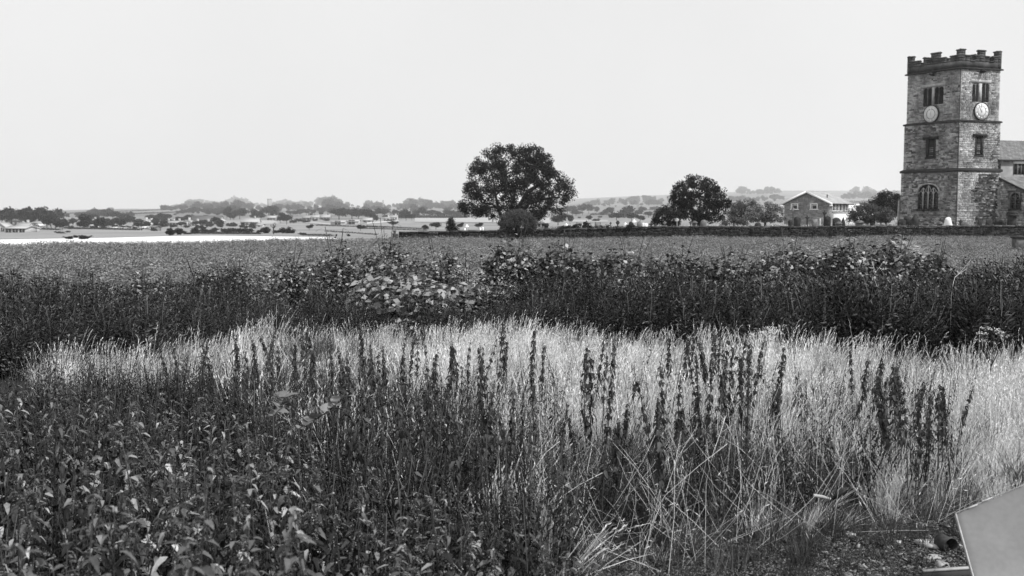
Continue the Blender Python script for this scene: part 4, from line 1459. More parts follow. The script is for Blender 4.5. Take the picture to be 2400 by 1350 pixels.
def poly_clusters(poly, d, n, depth, origin, shell=0.55, zmin=None, gap=0.0):
    """leaf clusters inside a silhouette polygon drawn at depth d, given thickness in depth"""
    xs, ys = [p[0] for p in poly], [p[1] for p in poly]
    cx, cy = sum(xs) / len(xs), sum(ys) / len(ys)
    rx, ry = (max(xs) - min(xs)) / 2, (max(ys) - min(ys)) / 2
    out = []
    tries = 0
    while len(out) < n and tries < n * 60:
        tries += 1
        px, py = U(min(xs), max(xs)), U(min(ys), max(ys))
        if not inpoly(px, py, poly): continue
        e = ((px - cx) / rx) ** 2 + ((py - cy) / ry) ** 2
        h = math.sqrt(max(0.04, 1 - min(e, 1))) * depth
        y = h * (U(-1, 1) if R.random() > shell else R.choice((-1, 1)) * U(0.6, 1))
        if gap and math.sin(px * 0.13 + 1.3 * math.sin(py * 0.11)) * math.sin(py * 0.15 + y * 0.8) > 1 - gap: continue
        q = at(px, py, d + y)
        q = np.array((q.x, d + y, q.z)) - origin
        if out and min(np.linalg.norm(q - o) for o in out[-60:]) < depth * 0.05: continue
        out.append(q)
    return out
def feature_tree(name, label, cat, base, d, poly, n, depth, rc, nleaf, L, W, m, trunk_px, r_tip, gap=0.0, rmax=0.5):
    b = at(base[0], base[1], d)
    zg = ground_z(b.x, d) - 0.1
    O_ = np.array((b.x, d, zg))
    cl = poly_clusters(poly, d, n, depth, O_, gap=gap)
    tr = []
    for t in trunk_px:
        pts = []
        for k, (px, py, dy) in enumerate(t):
            q = at(px, py, d + dy)
            pts.append(np.array((q.x, d + dy, q.z)) - O_)
        pts[0][2] = -0.1
        tr.append(pts)
    t = thing(name, label, cat, tuple(O_))
    part('trunk', limbs(tr, cl, r_tip, rmax=rmax), M_BARK, t)
    part('crown', crown(cl, rc, nleaf, L, W), m, t)
    return t
OAK = [(1076, 488), (1080, 470), (1088, 450), (1090, 433), (1103, 420), (1101, 395), (1112, 376), (1126, 368), (1140, 352), (1163, 339), (1190, 346), (1225, 338), (1256, 345), (1284, 356), (1297, 376), (1290, 392), (1302, 402), (1334, 420), (1343, 442), (1346, 466), (1328, 474), (1322, 498), (1300, 500), (1280, 492), (1284, 512), (1262, 515), (1240, 520), (1210, 508), (1185, 500), (1160, 516), (1142, 504), (1112, 520), (1092, 500)]
feature_tree('oak_tree', 'big broad oak tree with a dark open crown rising behind the wall', 'tree', (1180, 542), 98, OAK, 520, 4.6, 0.45, 90, 0.15, 0.105, M_TREE,
             [[(1180, 542, 0), (1177, 515, 0), (1168, 490, -.5), (1163, 465, -1), (1158, 430, -1.5), (1150, 395, -1.5)], [(1180, 542, 0), (1190, 510, .3), (1203, 470, .5), (1208, 445, .6), (1212, 415, .6), (1205, 375, .6)],
              [(1203, 470, .5), (1235, 450, 1), (1260, 435, 1.5), (1290, 430, 1.5)], [(1190, 510, .3), (1240, 478, -1), (1275, 466, -1.5), (1310, 462, -2)]], 0.022, gap=0.22)
SYC = [(1572, 468), (1578, 452), (1585, 436), (1590, 424), (1605, 416), (1630, 414), (1652, 418), (1668, 424), (1680, 434), (1692, 445), (1702, 455), (1700, 466), (1712, 475), (1708, 490), (1698, 500), (1690, 514), (1640, 522), (1600, 522), (1590, 500), (1580, 484)]
feature_tree('sycamore_tree', 'dense dark sycamore tree with layered crown left of the hawthorn', 'tree', (1640, 530), 100, SYC, 210, 2.8, 0.36, 75, 0.17, 0.12, M_TREE,
             [[(1640, 530, 0), (1640, 505, 0), (1641, 480, 0), (1640, 455, 0)]], 0.022, gap=0.24)
def feature_bush(name, label, cat, d, poly, n, depth, rc, nleaf, L, W, m, stem=M_BARK, gap=0.0):
    xs, ys = [p[0] for p in poly], [p[1] for p in poly]
    cx = sum(xs) / len(xs)
    b = at(cx, max(ys), d)
    return feature_tree(name, label, cat, (cx, max(ys)), d, poly, n, depth, rc, nleaf, L, W, m, [[(cx, max(ys) + 5, 0), (cx, max(ys) - 8, 0), (cx, (max(ys) + min(ys)) / 2, 0)]], 0.016, gap)
BALL = [(1168, 530), (1171, 518), (1178, 507), (1190, 498), (1204, 493), (1218, 491), (1232, 495), (1244, 503), (1252, 514), (1256, 528), (1252, 540), (1240, 548), (1190, 548), (1174, 541)]
feature_bush('round_bush', 'round clipped looking bush in front of the wall below the oak', 'bush', 79, BALL, 300, 1.5, 0.2, 120, 0.075, 0.05, M_BUSH)
feature_bush('fir_sapling', 'small conical dark fir behind the wall left of the oak', 'tree', 90, [(1040, 540), (1044, 530), (1050, 522), (1057, 512), (1064, 522), (1070, 531), (1076, 540)], 40, 0.6, 0.2, 55, 0.14, 0.05, M_TREE)
feature_bush('dark_bush', 'dark rounded bush left of the sycamore', 'bush', 97, [(1533, 525), (1535, 505), (1545, 490), (1560, 482), (1575, 482), (1592, 492), (1598, 510), (1596, 526)], 90, 1.6, 0.3, 60, 0.16, 0.10, M_TREE)
feature_bush('willow_bush', 'feathery grey green bush between the sycamore and the blossoming hawthorn', 'bush', 104, [(1704, 500), (1712, 482), (1730, 473), (1755, 470), (1775, 474), (1785, 490), (1775, 510), (1715, 514)], 110, 1.7, 0.3, 60, 0.22, 0.05, M_BUSH)
feature_bush('hawthorn_bush', 'hawthorn bush covered in pale blossom left of the brick house', 'bush', 98, [(1741, 520), (1746, 500), (1752, 490), (1770, 484), (1790, 478), (1806, 475), (1820, 484), (1836, 494), (1840, 508), (1836, 518)], 130, 1.5, 0.26, 60, 0.13, 0.10, M_BLOSSOM)
feature_bush('low_bush', 'low grey bush at the foot of the hawthorn', 'bush', 96, [(1690, 526), (1695, 515), (1720, 511), (1745, 515), (1752, 526)], 40, 0.8, 0.24, 50, 0.12, 0.08, M_BUSH)
feature_bush('dark_bush', 'spreading dark bush between the brick house and the obelisk', 'bush', 96, [(1982, 522), (1988, 505), (2000, 488), (2020, 478), (2038, 478), (2052, 488), (2080, 490), (2098, 502), (2100, 512), (2080, 520), (2030, 524)], 150, 1.8, 0.3, 60, 0.15, 0.10, M_BUSH)
feature_bush('yew_tree', 'dark rounded yew tree behind the obelisk beside the tower', 'tree', 118, [(2038, 480), (2044, 465), (2056, 456), (2075, 450), (2095, 454), (2115, 462), (2118, 500), (2090, 505), (2060, 495)], 140, 2.6, 0.36, 60, 0.17, 0.11, M_TREE)
for poly, lb in (([(1340, 537), (1345, 529), (1360, 524), (1378, 521), (1383, 528), (1388, 537)], 'dark low shrub behind the wall right of the pedestal tomb'),
                 ([(1392, 541), (1395, 532), (1415, 528), (1440, 529), (1455, 536), (1450, 541)], 'ivy clump spilling over the wall, left one'),
                 ([(1445, 538), (1460, 530), (1485, 528), (1497, 536), (1490, 541)], 'ivy clump spilling over the wall, right one'),
                 ([(1305, 538), (1310, 533), (1330, 531), (1345, 533), (1350, 538)], 'thin low bramble on the wall top right of the pedestal tomb')):
    feature_bush('ivy_bush' if 'ivy' in lb else 'low_bush', lb, 'bush', 83.6, poly, 34, 0.5, 0.16, 45, 0.10, 0.07, M_TREE)

# trees across the valley: six crowns with their own trunk, copied one by one
def far_proto(seed, bush=False, m=M_FAR):
    g = np.random.default_rng(seed)
    cl = []
    n = 46 if not bush else 30
    lob = [(g.uniform(-.26, .26), g.uniform(-.26, .26), g.uniform(0.5, 0.78) if not bush else g.uniform(.2, .55), g.uniform(0.2, 0.3)) for _ in range(6)]
    lob.append((0, 0, .62 if not bush else .4, .3 if not bush else .36))
    for i in range(n):
        x, y, z, r = lob[i % len(lob)]
        d = g.normal(size=3)
        d /= np.linalg.norm(d)
        d[2] = d[2] * 0.9
        cl.append(np.array((x, y, z)) + d * r * g.uniform(.6, 1.0))
    cl = [c for c in cl if c[2] > (0.14 if not bush else 0.02)]
    return cl
FAR = []
for i in range(8):
    b = i >= 6
    cl = far_proto(100 + i, b)
    t = thing('distant_tree' if not b else 'distant_bush', 'x', 'tree' if not b else 'bush', (0, 0, 0))
    part('crown', crown(cl, 0.115, 34, 0.11, 0.08), M_FAR, t)
    part('trunk', limbs([[(0, 0, -0.06), (0.01, 0, 0.15), (0, 0, 0.42)]], cl[::3], 0.009, sides=4, seg=2, rmax=0.05), M_BARK, t)
    FAR.append(t)
used = set()
def far_tree(px, yt, yb, w, label, group, bush=False):
    d = find_depth(px, yb)
    b = at(px, yb, d)
    zg = ground_z(b.x, d)
    h = max(at(px, yt, d).z - zg, 0.35) * 1.1
    W = w / F * d * 1.34
    i = R.choice((6, 7)) if bush else R.randrange(6)
    cat = 'bush' if bush else 'tree'
    loc, rz, s = (b.x, d, zg), U(0, 6.28), (W, W, h)
    if i not in used:
        used.add(i)
        t = FAR[i]
        t.location, t.rotation_euler, t.scale = loc, (0, 0, rz), s
        t['label'], t['group'] = label, group
    else:
        copy_thing(FAR[i], loc, rz, s, label, group)
def extra(n, x0, x1, y0, y1, h0, h1):
    out = []
    for _ in range(n):
        yb = U(y0, y1)
        h = U(h0, h1)
        out.append((U(x0, x1), yb - h, yb, h * U(0.9, 1.7)))
    return out
GROUPS = [
    ('dark scrub bush in the hollow beyond the stubble strip', 'scrub in the hollow beyond the stubble', True, extra(20, 375, 640, 540, 547, 5, 11) + extra(12, 440, 610, 527, 538, 6, 12)),
    ('dark tree among the houses at the middle of the village', 'trees at the middle of the village', False, extra(30, 300, 520, 511, 531, 8, 16)),
    ('dark tree along the left hand gardens of the village', 'trees along the left hand gardens', False, extra(24, 140, 300, 512, 537, 8, 16)),
    ('dark tree in the valley fields below the skyline woods', 'trees in the valley fields', False, extra(34, 520, 1060, 496, 510, 8, 14)),
    ('dark tree of the tall clump at the far left edge', 'trees in the far left clump', False,
     [(5, 500, 530, 30), (28, 491, 530, 40), (52, 497, 530, 24), (72, 491, 532, 36), (100, 489, 532, 40), (136, 493, 524, 30), (120, 505, 535, 28), (75, 501, 531, 28), (110, 508, 538, 24), (146, 515, 538, 20), (130, 515, 538, 18)]),
    ('dark tree among the gardens left of the big barn', 'trees among the village gardens', False,
     [(170, 513, 531, 14), (197, 505, 537, 26), (188, 520, 537, 16), (150, 518, 533, 16), (235, 511, 537, 24), (255, 519, 534, 18), (280, 511, 531, 24), (268, 515, 531, 14), (305, 508, 523, 18), (352, 505, 517, 16), (378, 502, 518, 28), (365, 506, 518, 14), (428, 509, 516, 5), (345, 520, 536, 14), (325, 522, 535, 20), (370, 523, 536, 22), (425, 521, 532, 16), (310, 501, 508, 9), (470, 518, 531, 10)]),
    ('dark tree of the belt behind the valley houses', 'tree belt behind the valley houses', False,
     [(532, 487, 513, 16), (548, 496, 515, 18), (562, 490, 514, 22), (540, 500, 515, 20), (510, 499, 507, 8), (605, 494, 515, 28), (595, 502, 515, 16), (630, 484, 509, 30), (648, 486, 507, 22), (640, 495, 514, 16), (672, 501, 526, 22), (658, 508, 523, 14), (703, 491, 503, 12), (718, 491, 505, 18), (735, 492, 504, 14), (753, 497, 506, 10), (773, 490, 506, 14), (795, 490, 515, 36), (825, 492, 515, 30), (840, 492, 514, 30), (862, 493, 516, 24), (885, 490, 511, 14), (903, 491, 509, 16), (925, 494, 509, 16), (875, 503, 520, 18)]),
    ('dark tree between the white farmhouse and the oak', 'tree belt left of the oak', False,
     [(952, 494, 517, 20), (965, 503, 517, 14), (990, 487, 509, 18), (975, 498, 510, 14), (940, 500, 514, 12), (1008, 494, 510, 20), (1030, 497, 510, 18), (1050, 495, 510, 20), (1068, 494, 510, 22), (1085, 497, 511, 16)]),
    ('lone field tree standing in the valley meadow', 'lone trees in the valley meadow', False,
     [(725, 527, 539, 13), (845, 528, 541, 18), (923, 519, 531, 17), (1022, 523, 538, 22), (1078, 523, 537, 12), (1121, 523, 536, 15), (997, 528, 541, 15)]),
    ('hazy hedgerow tree between the oak and the sycamore', 'hedgerow trees right of the oak', False,
     [(1330, 484, 503, 22), (1342, 485, 504, 24), (1365, 481, 504, 26), (1380, 481, 501, 16), (1398, 485, 499, 15), (1350, 495, 506, 26), (1430, 488, 506, 18), (1475, 485, 509, 24), (1460, 493, 509, 22), (1420, 492, 504, 11), (1505, 486, 501, 16), (1380, 506, 519, 13), (1540, 485, 496, 22), (1445, 500, 517, 32), (1480, 500, 518, 26), (1500, 505, 519, 18), (1413, 497, 506, 11), (1495, 494, 506, 20), (1520, 497, 510, 18), (1336, 505, 526, 12), (1308, 503, 529, 30), (1555, 487, 500, 16), (1545, 492, 508, 22)]),
    ('low dark bush along the edge of the pale stubble', 'bushes along the meadow edge', True,
     [(157, 551, 561, 22), (205, 548, 561, 28), (180, 551, 557, 13), (190, 553, 558, 8), (140, 542, 547, 15), (130, 541, 545, 7), (395, 531, 552, 15), (405, 530, 552, 16), (424, 532, 550, 22), (490, 535, 544, 21), (460, 530, 546, 19), (475, 533, 545, 15), (360, 533, 542, 11), (545, 532, 544, 18), (500, 535, 545, 15), (560, 531, 545, 20), (585, 533, 545, 22), (530, 537, 547, 16), (620, 530, 547, 24), (665, 530, 547, 28), (680, 536, 547, 20), (710, 545, 550, 16), (648, 536, 547, 14), (1395, 511, 519, 18), (1405, 505, 510, 10), (1357, 507, 512, 7), (1260, 541, 546, 10), (440, 545, 549, 20), (815, 551, 554, 8), (160, 540, 545, 10)]),
    ('rounded garden bush among the village roofs and sheds', 'garden bushes among the village roofs', True,
     [(305, 527, 535, 14), (290, 526, 535, 16), (272, 525, 534, 16), (222, 527, 536, 14), (245, 527, 536, 12), (168, 527, 537, 13), (318, 529, 537, 12), (340, 526, 534, 16), (388, 523, 532, 16), (408, 524, 533, 18), (440, 526, 534, 16), (465, 525, 536, 18), (480, 527, 538, 16), (497, 520, 531, 16), (515, 522, 533, 14), (535, 520, 530, 14), (550, 522, 531, 18), (570, 525, 534, 16), (590, 526, 534, 14), (700, 509, 520, 16), (716, 513, 522, 18), (690, 512, 523, 14), (740, 512, 518, 12), (765, 512, 518, 14), (908, 514, 519, 12), (920, 512, 518, 14)]),
]
for lb, gr, bush, lst in GROUPS:
    for k, q in enumerate(sorted(lst)):
        far_tree(*q, ordinal(k) + ' from the left: ' + lb, gr, bush)
# dead-looking bare tree by the strip
b = at(641, 549, find_depth(641, 549))
t = thing('dead_tree', 'black bare dead tree standing at the end of the pale stubble strip', 'tree', (b.x, b.y, ground_z(b.x, b.y)))
cl = [np.array((U(-.5, .5), U(-.4, .4), U(1.0, 1.9))) for _ in range(26)]
part('trunk', limbs([[(0, 0, -.1), (0.03, 0, .5), (0, 0, 1.1), (-.05, 0, 1.7)]], cl, 0.03, rmax=0.16), M_BARK, t)
# hedges
def hedge(p0, p1, h, label, group=None, gaps=0.0):
    mb = MB()
    n = max(4, int(abs(p1[0] - p0[0]) / 1.6))
    first = None
    for i in range(n + 1):
        if gaps and math.sin(i * 0.9) < -1 + 2 * gaps: continue
        s = i / n
        px, py = p0[0] + (p1[0] - p0[0]) * s, p0[1] + (p1[1] - p0[1]) * s
        d = find_depth(px, py)
        q = at(px, py, d)
        if first is None: first = np.array((q.x, d, ground_z(q.x, d)))
        H_ = h * d / F
        P = G.normal(size=(26, 3)) * np.array((d * 0.0005 + .25, .35, H_ * 0.28)) + np.array((q.x, d, ground_z(q.x, d) + H_ * 0.45)) - first
        mb.leaves(P, rand_dir(26), H_ * 0.45, H_ * 0.32)
    o = link('hedge', mb.mesh('hedge', M_FAR), None, tuple(first))
    tag(o, label, 'hedge', group)
hedge((160, 501), (400, 492), 2.5, 'thin hedge line high on the bare hill at the left')
hedge((180, 507), (420, 498), 3.0, 'lower thin hedge line on the bare hill at the left')
hedge((0, 534), (140, 540), 4.0, 'hedge below the far left farm')
hedge((450, 548), (608, 549), 5, 'dark hedge along the far edge of the pale stubble strip')
hedge((712, 552), (776, 553.5), 4, 'short dark hedge at the right end of the stubble strip')
hedge((765, 543), (885, 551), 3.5, 'broken row of low hedge bushes crossing the valley meadow', gaps=0.45)
hedge((740, 529), (905, 534), 3, 'long hedge below the pale farm sheds')
hedge((860, 531), (1004, 538), 3, 'upper of two thin hedges left of the churchyard wall')
hedge((850, 536), (1000, 541), 3, 'lower of two thin hedges left of the churchyard wall')
hedge((900, 511.5), (1095, 511.5), 7, 'dark hedge under the tree belt left of the oak')
hedge((1385, 504), (1440, 504), 4, 'dark hedge line in the fields right of the oak')
hedge((1520, 493), (1565, 493), 3, 'thin dark hedge in the hazy fields left of the sycamore')
hedge((1960, 478), (2060, 474), 5, 'dark hedge above the pale field behind the yew tree')
hedge((1964, 492), (2010, 491), 2.5, 'thin dark hedge across the pale field right of the brick house')
hedge((135, 545), (150, 548), 3.5, 'little hedge end in the left meadow')
hedge((150, 536), (330, 540), 4, 'hedge along the bottom of the village gardens')
# far woods that read as masses
WOODP = [proto(crown(far_proto(300 + i), 0.13, 16, 0.14, 0.11), 'wood_crown', M_FAR) for i in range(4)]
def wood(label, spans, n, h):
    P, S = [], []
    for _ in range(n):
        px0, px1, y0, y1 = R.choice(spans)
        px = U(px0, px1)
        py = y0 + (y1 - y0) * (px - px0) / (px1 - px0) + R.gauss(0, 1.2)
        d = find_depth(px, py, 400)
        q = at(px, py, d)
        P.append((q.x, d, ground_z(q.x, d) - 1))
        S.append(h * d / 2000 * U(0.5, 1.35) * (0.78 + 0.38 * math.sin(px * 0.043) * math.sin(px * 0.017 + 1)))
    scatter('woodland', WOODP, P, G.uniform(0, 6.28, n), S, G.integers(0, 4, n), label=label, cat='woodland')
wood('hazy woods along the skyline left of the oak', [(380, 420, 492, 490), (410, 470, 489, 487), (450, 560, 486, 485), (550, 700, 486, 486), (640, 800, 487, 486), (760, 1085, 488, 489), (420, 620, 491, 492), (600, 1080, 493, 493)], 620, 15)
wood('grey woods on the slope behind the village', [(150, 310, 509, 508), (400, 520, 502, 498), (175, 240, 504, 506), (640, 1000, 499, 498), (480, 560, 502, 500)], 240, 12)
wood('faint woods in the haze behind the sycamore and house', [(1340, 1580, 484, 482), (1700, 1840, 475, 470), (1430, 1600, 478, 472), (1970, 2120, 468, 465), (1990, 2110, 456, 455), (1730, 1830, 456, 455)], 240, 12)

# ------------------------------------------------------------------ the crop
def tilt(n, a, bx=0.0, by=0.0):
    return np.stack([G.normal(bx, a, n), G.normal(by, a, n)], 1)
cp = []
for k in range(5):
    n = 120
    th, ph = G.uniform(0, 6.28, n), np.arccos(G.uniform(0.05, 1, n))
    rr = G.uniform(0.55, 1.0, n)
    P = np.stack([0.34 * rr * np.sin(ph) * np.cos(th), 0.34 * rr * np.sin(ph) * np.sin(th), 0.46 * rr * np.cos(ph)], 1)
    D = np.stack([np.cos(th), np.sin(th), G.uniform(-0.5, 0.5, n)], 1) + rand_dir(n) * 0.5
    mb = MB()
    mb.leaves(P, D, G.uniform(0.06, 0.115, n), G.uniform(0.04, 0.075, n), nrm=P * np.array((1, 1, 1.6)) + (0, 0, .15))
    for j in range(6):
        mb.tube([(0, 0, 0), P[j * 9]], [0.01, 0.006], 3, cap=False)
    cp.append(proto(mb, 'crop_plant', M_CROP))
P = []
y = 22.5
while y < 87:
    st = 0.42 + 0.004 * y
    x = -0.60 * y - 1
    while x < 0.60 * y + 1:
        xx, yy = x + U(-.2, .2), y + U(-.2, .2)
        px = 1200 + F * xx / (yy * CP + EYE * SP)
        if yy < crop_edge(px) - 0.15 and yy > 22.5 + 1.5 * math.sin(xx * 0.3):
            P.append((xx, yy, ground_z(xx, yy) - 0.02))
        x += st
    y += st
n = len(P)
hs = np.array([0.92 + 0.14 * math.sin(p[0] * 0.35) * math.sin(p[1] * 0.21) for p in P]) * G.uniform(0.8, 1.15, n)
scatter('crop', cp, P, G.uniform(0, 6.28, n), hs, G.integers(0, 5, n), tilt(n, 0.1), 'leafy green root crop filling the field up to the wall', 'crop')

# ------------------------------------------------------------------ grasses
def tuft(n, h, spread, w, lean, heads=0.0, hv=0.35, curl=0.35):
    mb = MB()
    az = G.uniform(0, 6.28, n)
    b = np.stack([np.cos(az), np.sin(az), np.zeros(n)], 1) * (spread * np.sqrt(G.uniform(0, 1, n)))[:, None]
    ln = h * G.uniform(1 - hv, 1.15, n)
    out = np.stack([np.cos(az), np.sin(az), np.zeros(n)], 1) * G.normal(0.1, 0.12, n)[:, None] + np.array((lean, 0, 0)) + G.normal(size=(n, 3)) * 0.12
    out[:, 2] = 0
    cr = G.uniform(0.2, 1.0, n) * curl
    ts = np.array((0.0, 0.35, 0.7, 1.0))
    wd = np.array((1.0, 0.9, 0.65, 0.12))
    a2 = G.uniform(0, 6.28, n)
    S = np.stack([np.cos(a2), np.sin(a2), np.zeros(n)], 1)
    V = np.zeros((n, 8, 3))
    for k, t in enumerate(ts):
        c = b + out * (ln * t)[:, None] + out * (ln * cr * t * t * 2.2)[:, None]
        c[:, 2] = ln * (t - cr * 0.35 * t ** 3)
        V[:, 2 * k] = c - S * w * wd[k]
        V[:, 2 * k + 1] = c + S * w * wd[k]
    idx = (np.arange(n) * 8)[:, None]
    mb.add(V.reshape(-1, 3), np.concatenate([idx + np.array([[2 * k, 2 * k + 1, 2 * k + 3, 2 * k + 2]]) for k in range(3)], 0))
    if heads:
        m = int(n * heads)
        tip, bel = V[:m, 6], V[:m, 4]
        D = tip - bel
        for j in range(7):
            q = bel + D * (0.35 + 0.1 * j)
            mb.leaves(q, D / np.linalg.norm(D, axis=1, keepdims=True) + rand_dir(m) * 0.35, 0.045, 0.012)
    return mb
def ztop(x, y, h): return pix(x, y, ground_z(x, y) + h)
YF = lambda px: float(np.interp(px, [0, 300, 560, 850, 1250, 1600, 1850, 2400], [12.8, 13.6, 16.2, 16.6, 15.9, 15.6, 14.2, 13.9]))
PA = [(540, 745), (600, 725), (700, 715), (800, 720), (900, 735), (1250, 742), (1450, 765), (1600, 745), (1800, 785), (2000, 795), (2480, 795), (2480, 1190), (2250, 1130), (2100, 1090), (1950, 1010), (1800, 985), (1600, 960), (1450, 985), (1250, 975), (1100, 905), (950, 870), (780, 850), (650, 820), (560, 795)]
PB = [(50, 815), (180, 780), (300, 765), (450, 770), (570, 800), (520, 880), (350, 895), (150, 880)]
PG = [(1250, 975), (1450, 985), (1600, 960), (1800, 985), (1950, 1010), (2100, 1090), (2250, 1130), (2480, 1190), (2480, 1225), (2150, 1215), (1900, 1235), (1700, 1262), (1450, 1300), (1370, 1230), (1320, 1100)]
PN = [(-120, 835), (120, 850), (250, 885), (500, 905), (650, 985), (800, 1065), (1000, 1135), (1300, 1215), (1400, 1300), (1440, 1500), (-120, 1500)]
PM = [(560, 835), (780, 860), (950, 880), (1100, 915), (1250, 985), (1330, 1100), (1390, 1240), (1300, 1215), (1000, 1135), (800, 1065), (650, 985), (500, 905)]
sway = lambda x, y: 0.5 * math.sin(x * 0.8 + y * 0.5) * math.sin(y * 0.9 - x * 0.3)
dry = [proto(tuft(30, 0.66, 0.09, 0.0042, 0.10, 0.0), 'dry_tuft', M_STRAW), proto(tuft(26, 0.74, 0.09, 0.004, 0.16, 0.3), 'dry_tuft', M_STRAW), proto(tuft(34, 0.55, 0.12, 0.0045, 0.05, curl=0.7), 'dry_tuft', M_STRAW),
       proto(tuft(8, 0.92, 0.10, 0.0032, 0.14, 0.9, 0.2, 0.2), 'dry_stalks', M_STRAW2), proto(tuft(32, 0.45, 0.14, 0.0045, 0.2, curl=1.0), 'dry_tuft', M_STRAW)]
E_PX, E_PY = [1350, 1450, 1600, 1750, 1950, 2150, 2480], [1350, 1330, 1298, 1275, 1252, 1222, 1215]
def rubble_dist(x, y):
    """metres behind the edge of the bare rubble (negative: on it)"""
    px = 1200 + F * x / (y * CP + EYE * SP)
    if px < 1350: return 9.0
    return y - hit(px, float(np.interp(px, E_PX, E_PY)) + 12 * math.sin(px * 0.021), 0).y
P, S, I = [], [], []
tries = 0
while tries < 25000:
    tries += 1
    y = math.sqrt(U(5.6 ** 2, 18.2 ** 2))
    x = U(-0.56, 0.56) * y
    px, py = ztop(x, y, 0.45)
    if y > YF(px) + 0.35 + 0.7 * math.sin(x * 1.3) * math.sin(x * 0.47 + 1): continue
    rd = rubble_dist(x, y)
    if rd < 0.05: continue
    patchy = math.sin(x * 2.3 + 2 * math.sin(y * 1.3)) * math.sin(y * 2.1 + x * 0.9)
    s = 0.64 * float(np.interp(y, [11.5, 16], [1.0, 0.82])) * U(0.6, 1.2) * min(1.0, 0.62 + 0.18 * rd) * (1 + 0.22 * math.sin(x * 1.7 + 1.5 * math.sin(y * 1.9)) * math.sin(y * 1.5))
    if inpoly(px, py, PA):
        if patchy < -0.25 and R.random() < 0.85: continue
        if px < 1000 and R.random() < 0.25 + 0.35 * (patchy < 0.1): continue
        if py > 985 and R.random() < min(0.7, (py - 985) / 260 * float(np.interp(px, [1200, 1700, 2100, 2400], [1.5, 0.9, 0.3, 0.1]))): continue
        i = R.choice((0, 0, 1, 1, 2, 2, 4)) if R.random() > 0.05 else 3
        if rd < 1.2 and i == 3: i = 2
    elif inpoly(px, py, PB):
        i = R.choice((0, 1, 2, 4, 3))
        if R.random() < 0.80 - 0.3 * (patchy > 0.3): continue
    elif inpoly(px, py, PM):
        if R.random() < 0.82 - 0.25 * (patchy > 0.45): continue
        i = R.choice((1, 3, 3, 0)); s *= 1.05
    elif inpoly(px, py, PG):
        if R.random() < (0.92 if px < 1750 else 0.8): continue
        i = R.choice((2, 4, 1, 0)); s *= 0.85
    else: continue
    P.append((x, y, ground_z(x, y) - 0.02)); S.append(s); I.append(i)
n = len(P)
tl = tilt(n, 0.22, 0.0, 0.12)
tl[:, 1] += [0.42 * sway(p[0] * 1.6, p[1] * 1.6) for p in P]
scatter('dry_grass', dry, P, G.normal(0, 0.9, n), S, I, tl, 'tall bleached dry grass across the middle of the waste ground', 'grass')
grn = [proto(tuft(34, 0.34, 0.07, 0.0032, 0.0, curl=1.1, hv=0.5), 'green_tuft', M_GREEN), proto(tuft(26, 0.48, 0.10, 0.003, 0.08, curl=0.8), 'green_tuft', M_GREEN), proto(tuft(40, 0.26, 0.12, 0.003, 0.05, curl=1.0), 'green_tuft', M_GREEN)]
P, S, I = [], [], []
for _ in range(9000):
    y = math.sqrt(U(5.4 ** 2, 18.0 ** 2))
    x = U(-0.56, 0.56) * y
    px, py = ztop(x, y, 0.35)
    rd = rubble_dist(x, y)
    if (rd < 0 and R.random() < (0.4 if rd > -0.5 else 0.76)) or y > YF(px): continue
    if inpoly(px, py, PG) or rd < 1.0: ok = R.random() < 0.9
    elif inpoly(px, py, PM): ok = R.random() < 0.35
    elif inpoly(px, py, PA) or inpoly(px, py, PB): ok = R.random() < 0.22
    elif rd < 0: ok = True
    elif px < 1250 and py > 1000: ok = R.random() < 0.15
    else: ok = False
    if ok:
        P.append((x, y, ground_z(x, y) - 0.01)); S.append(U(0.6, 1.25) * min(1.1, 0.7 + 0.25 * max(rd, 0))); I.append(R.randrange(3))
n = len(P)
scatter('green_grass', grn, P, G.uniform(0, 6.28, n), S, I, tilt(n, 0.15), 'darker green grass tangled at the edge of the rubble', 'grass')
# rough pale grass between the graves
yt_ = [proto(tuft(26, 0.55, 0.22, 0.012, 0.06, curl=0.5), 'yard_tuft', M_STRAW), proto(tuft(26, 0.5, 0.22, 0.012, 0.06, curl=0.5), 'yard_tuft', M_GREEN)]
P, I = [], []
for _ in range(4200):
    px = U(1260, 2460)
    d = crop_edge(px) + U(1.2, 22)
    u = (px - 1200) / F
    x = u * (d * CP + EYE * SP)
    P.append((x, d, ground_z(x, d)))
    I.append(0 if R.random() < (0.65 if math.sin(px * 0.05) > -0.2 else 0.25) else 1)
n = len(P)
scatter('churchyard_grass', yt_, P, G.uniform(0, 6.28, n), G.uniform(0.7, 1.4, n), I, tilt(n, 0.12), 'rough uncut grass between the graves', 'grass')
P = []
for _ in range(500):
    px = U(938, 2480)
    d = crop_edge(px) + 0.25
    x = (px - 1200) / F * (d * CP + EYE * SP)
    P.append((x, d, ground_z(x, d)))
n = len(P)
scatter('wall_foot_grass', yt_[1:], P, G.uniform(0, 6.28, n), G.uniform(0.4, 0.9, n), np.zeros(n), tilt(n, 0.12), 'grass and weeds along the foot of the wall', 'grass')

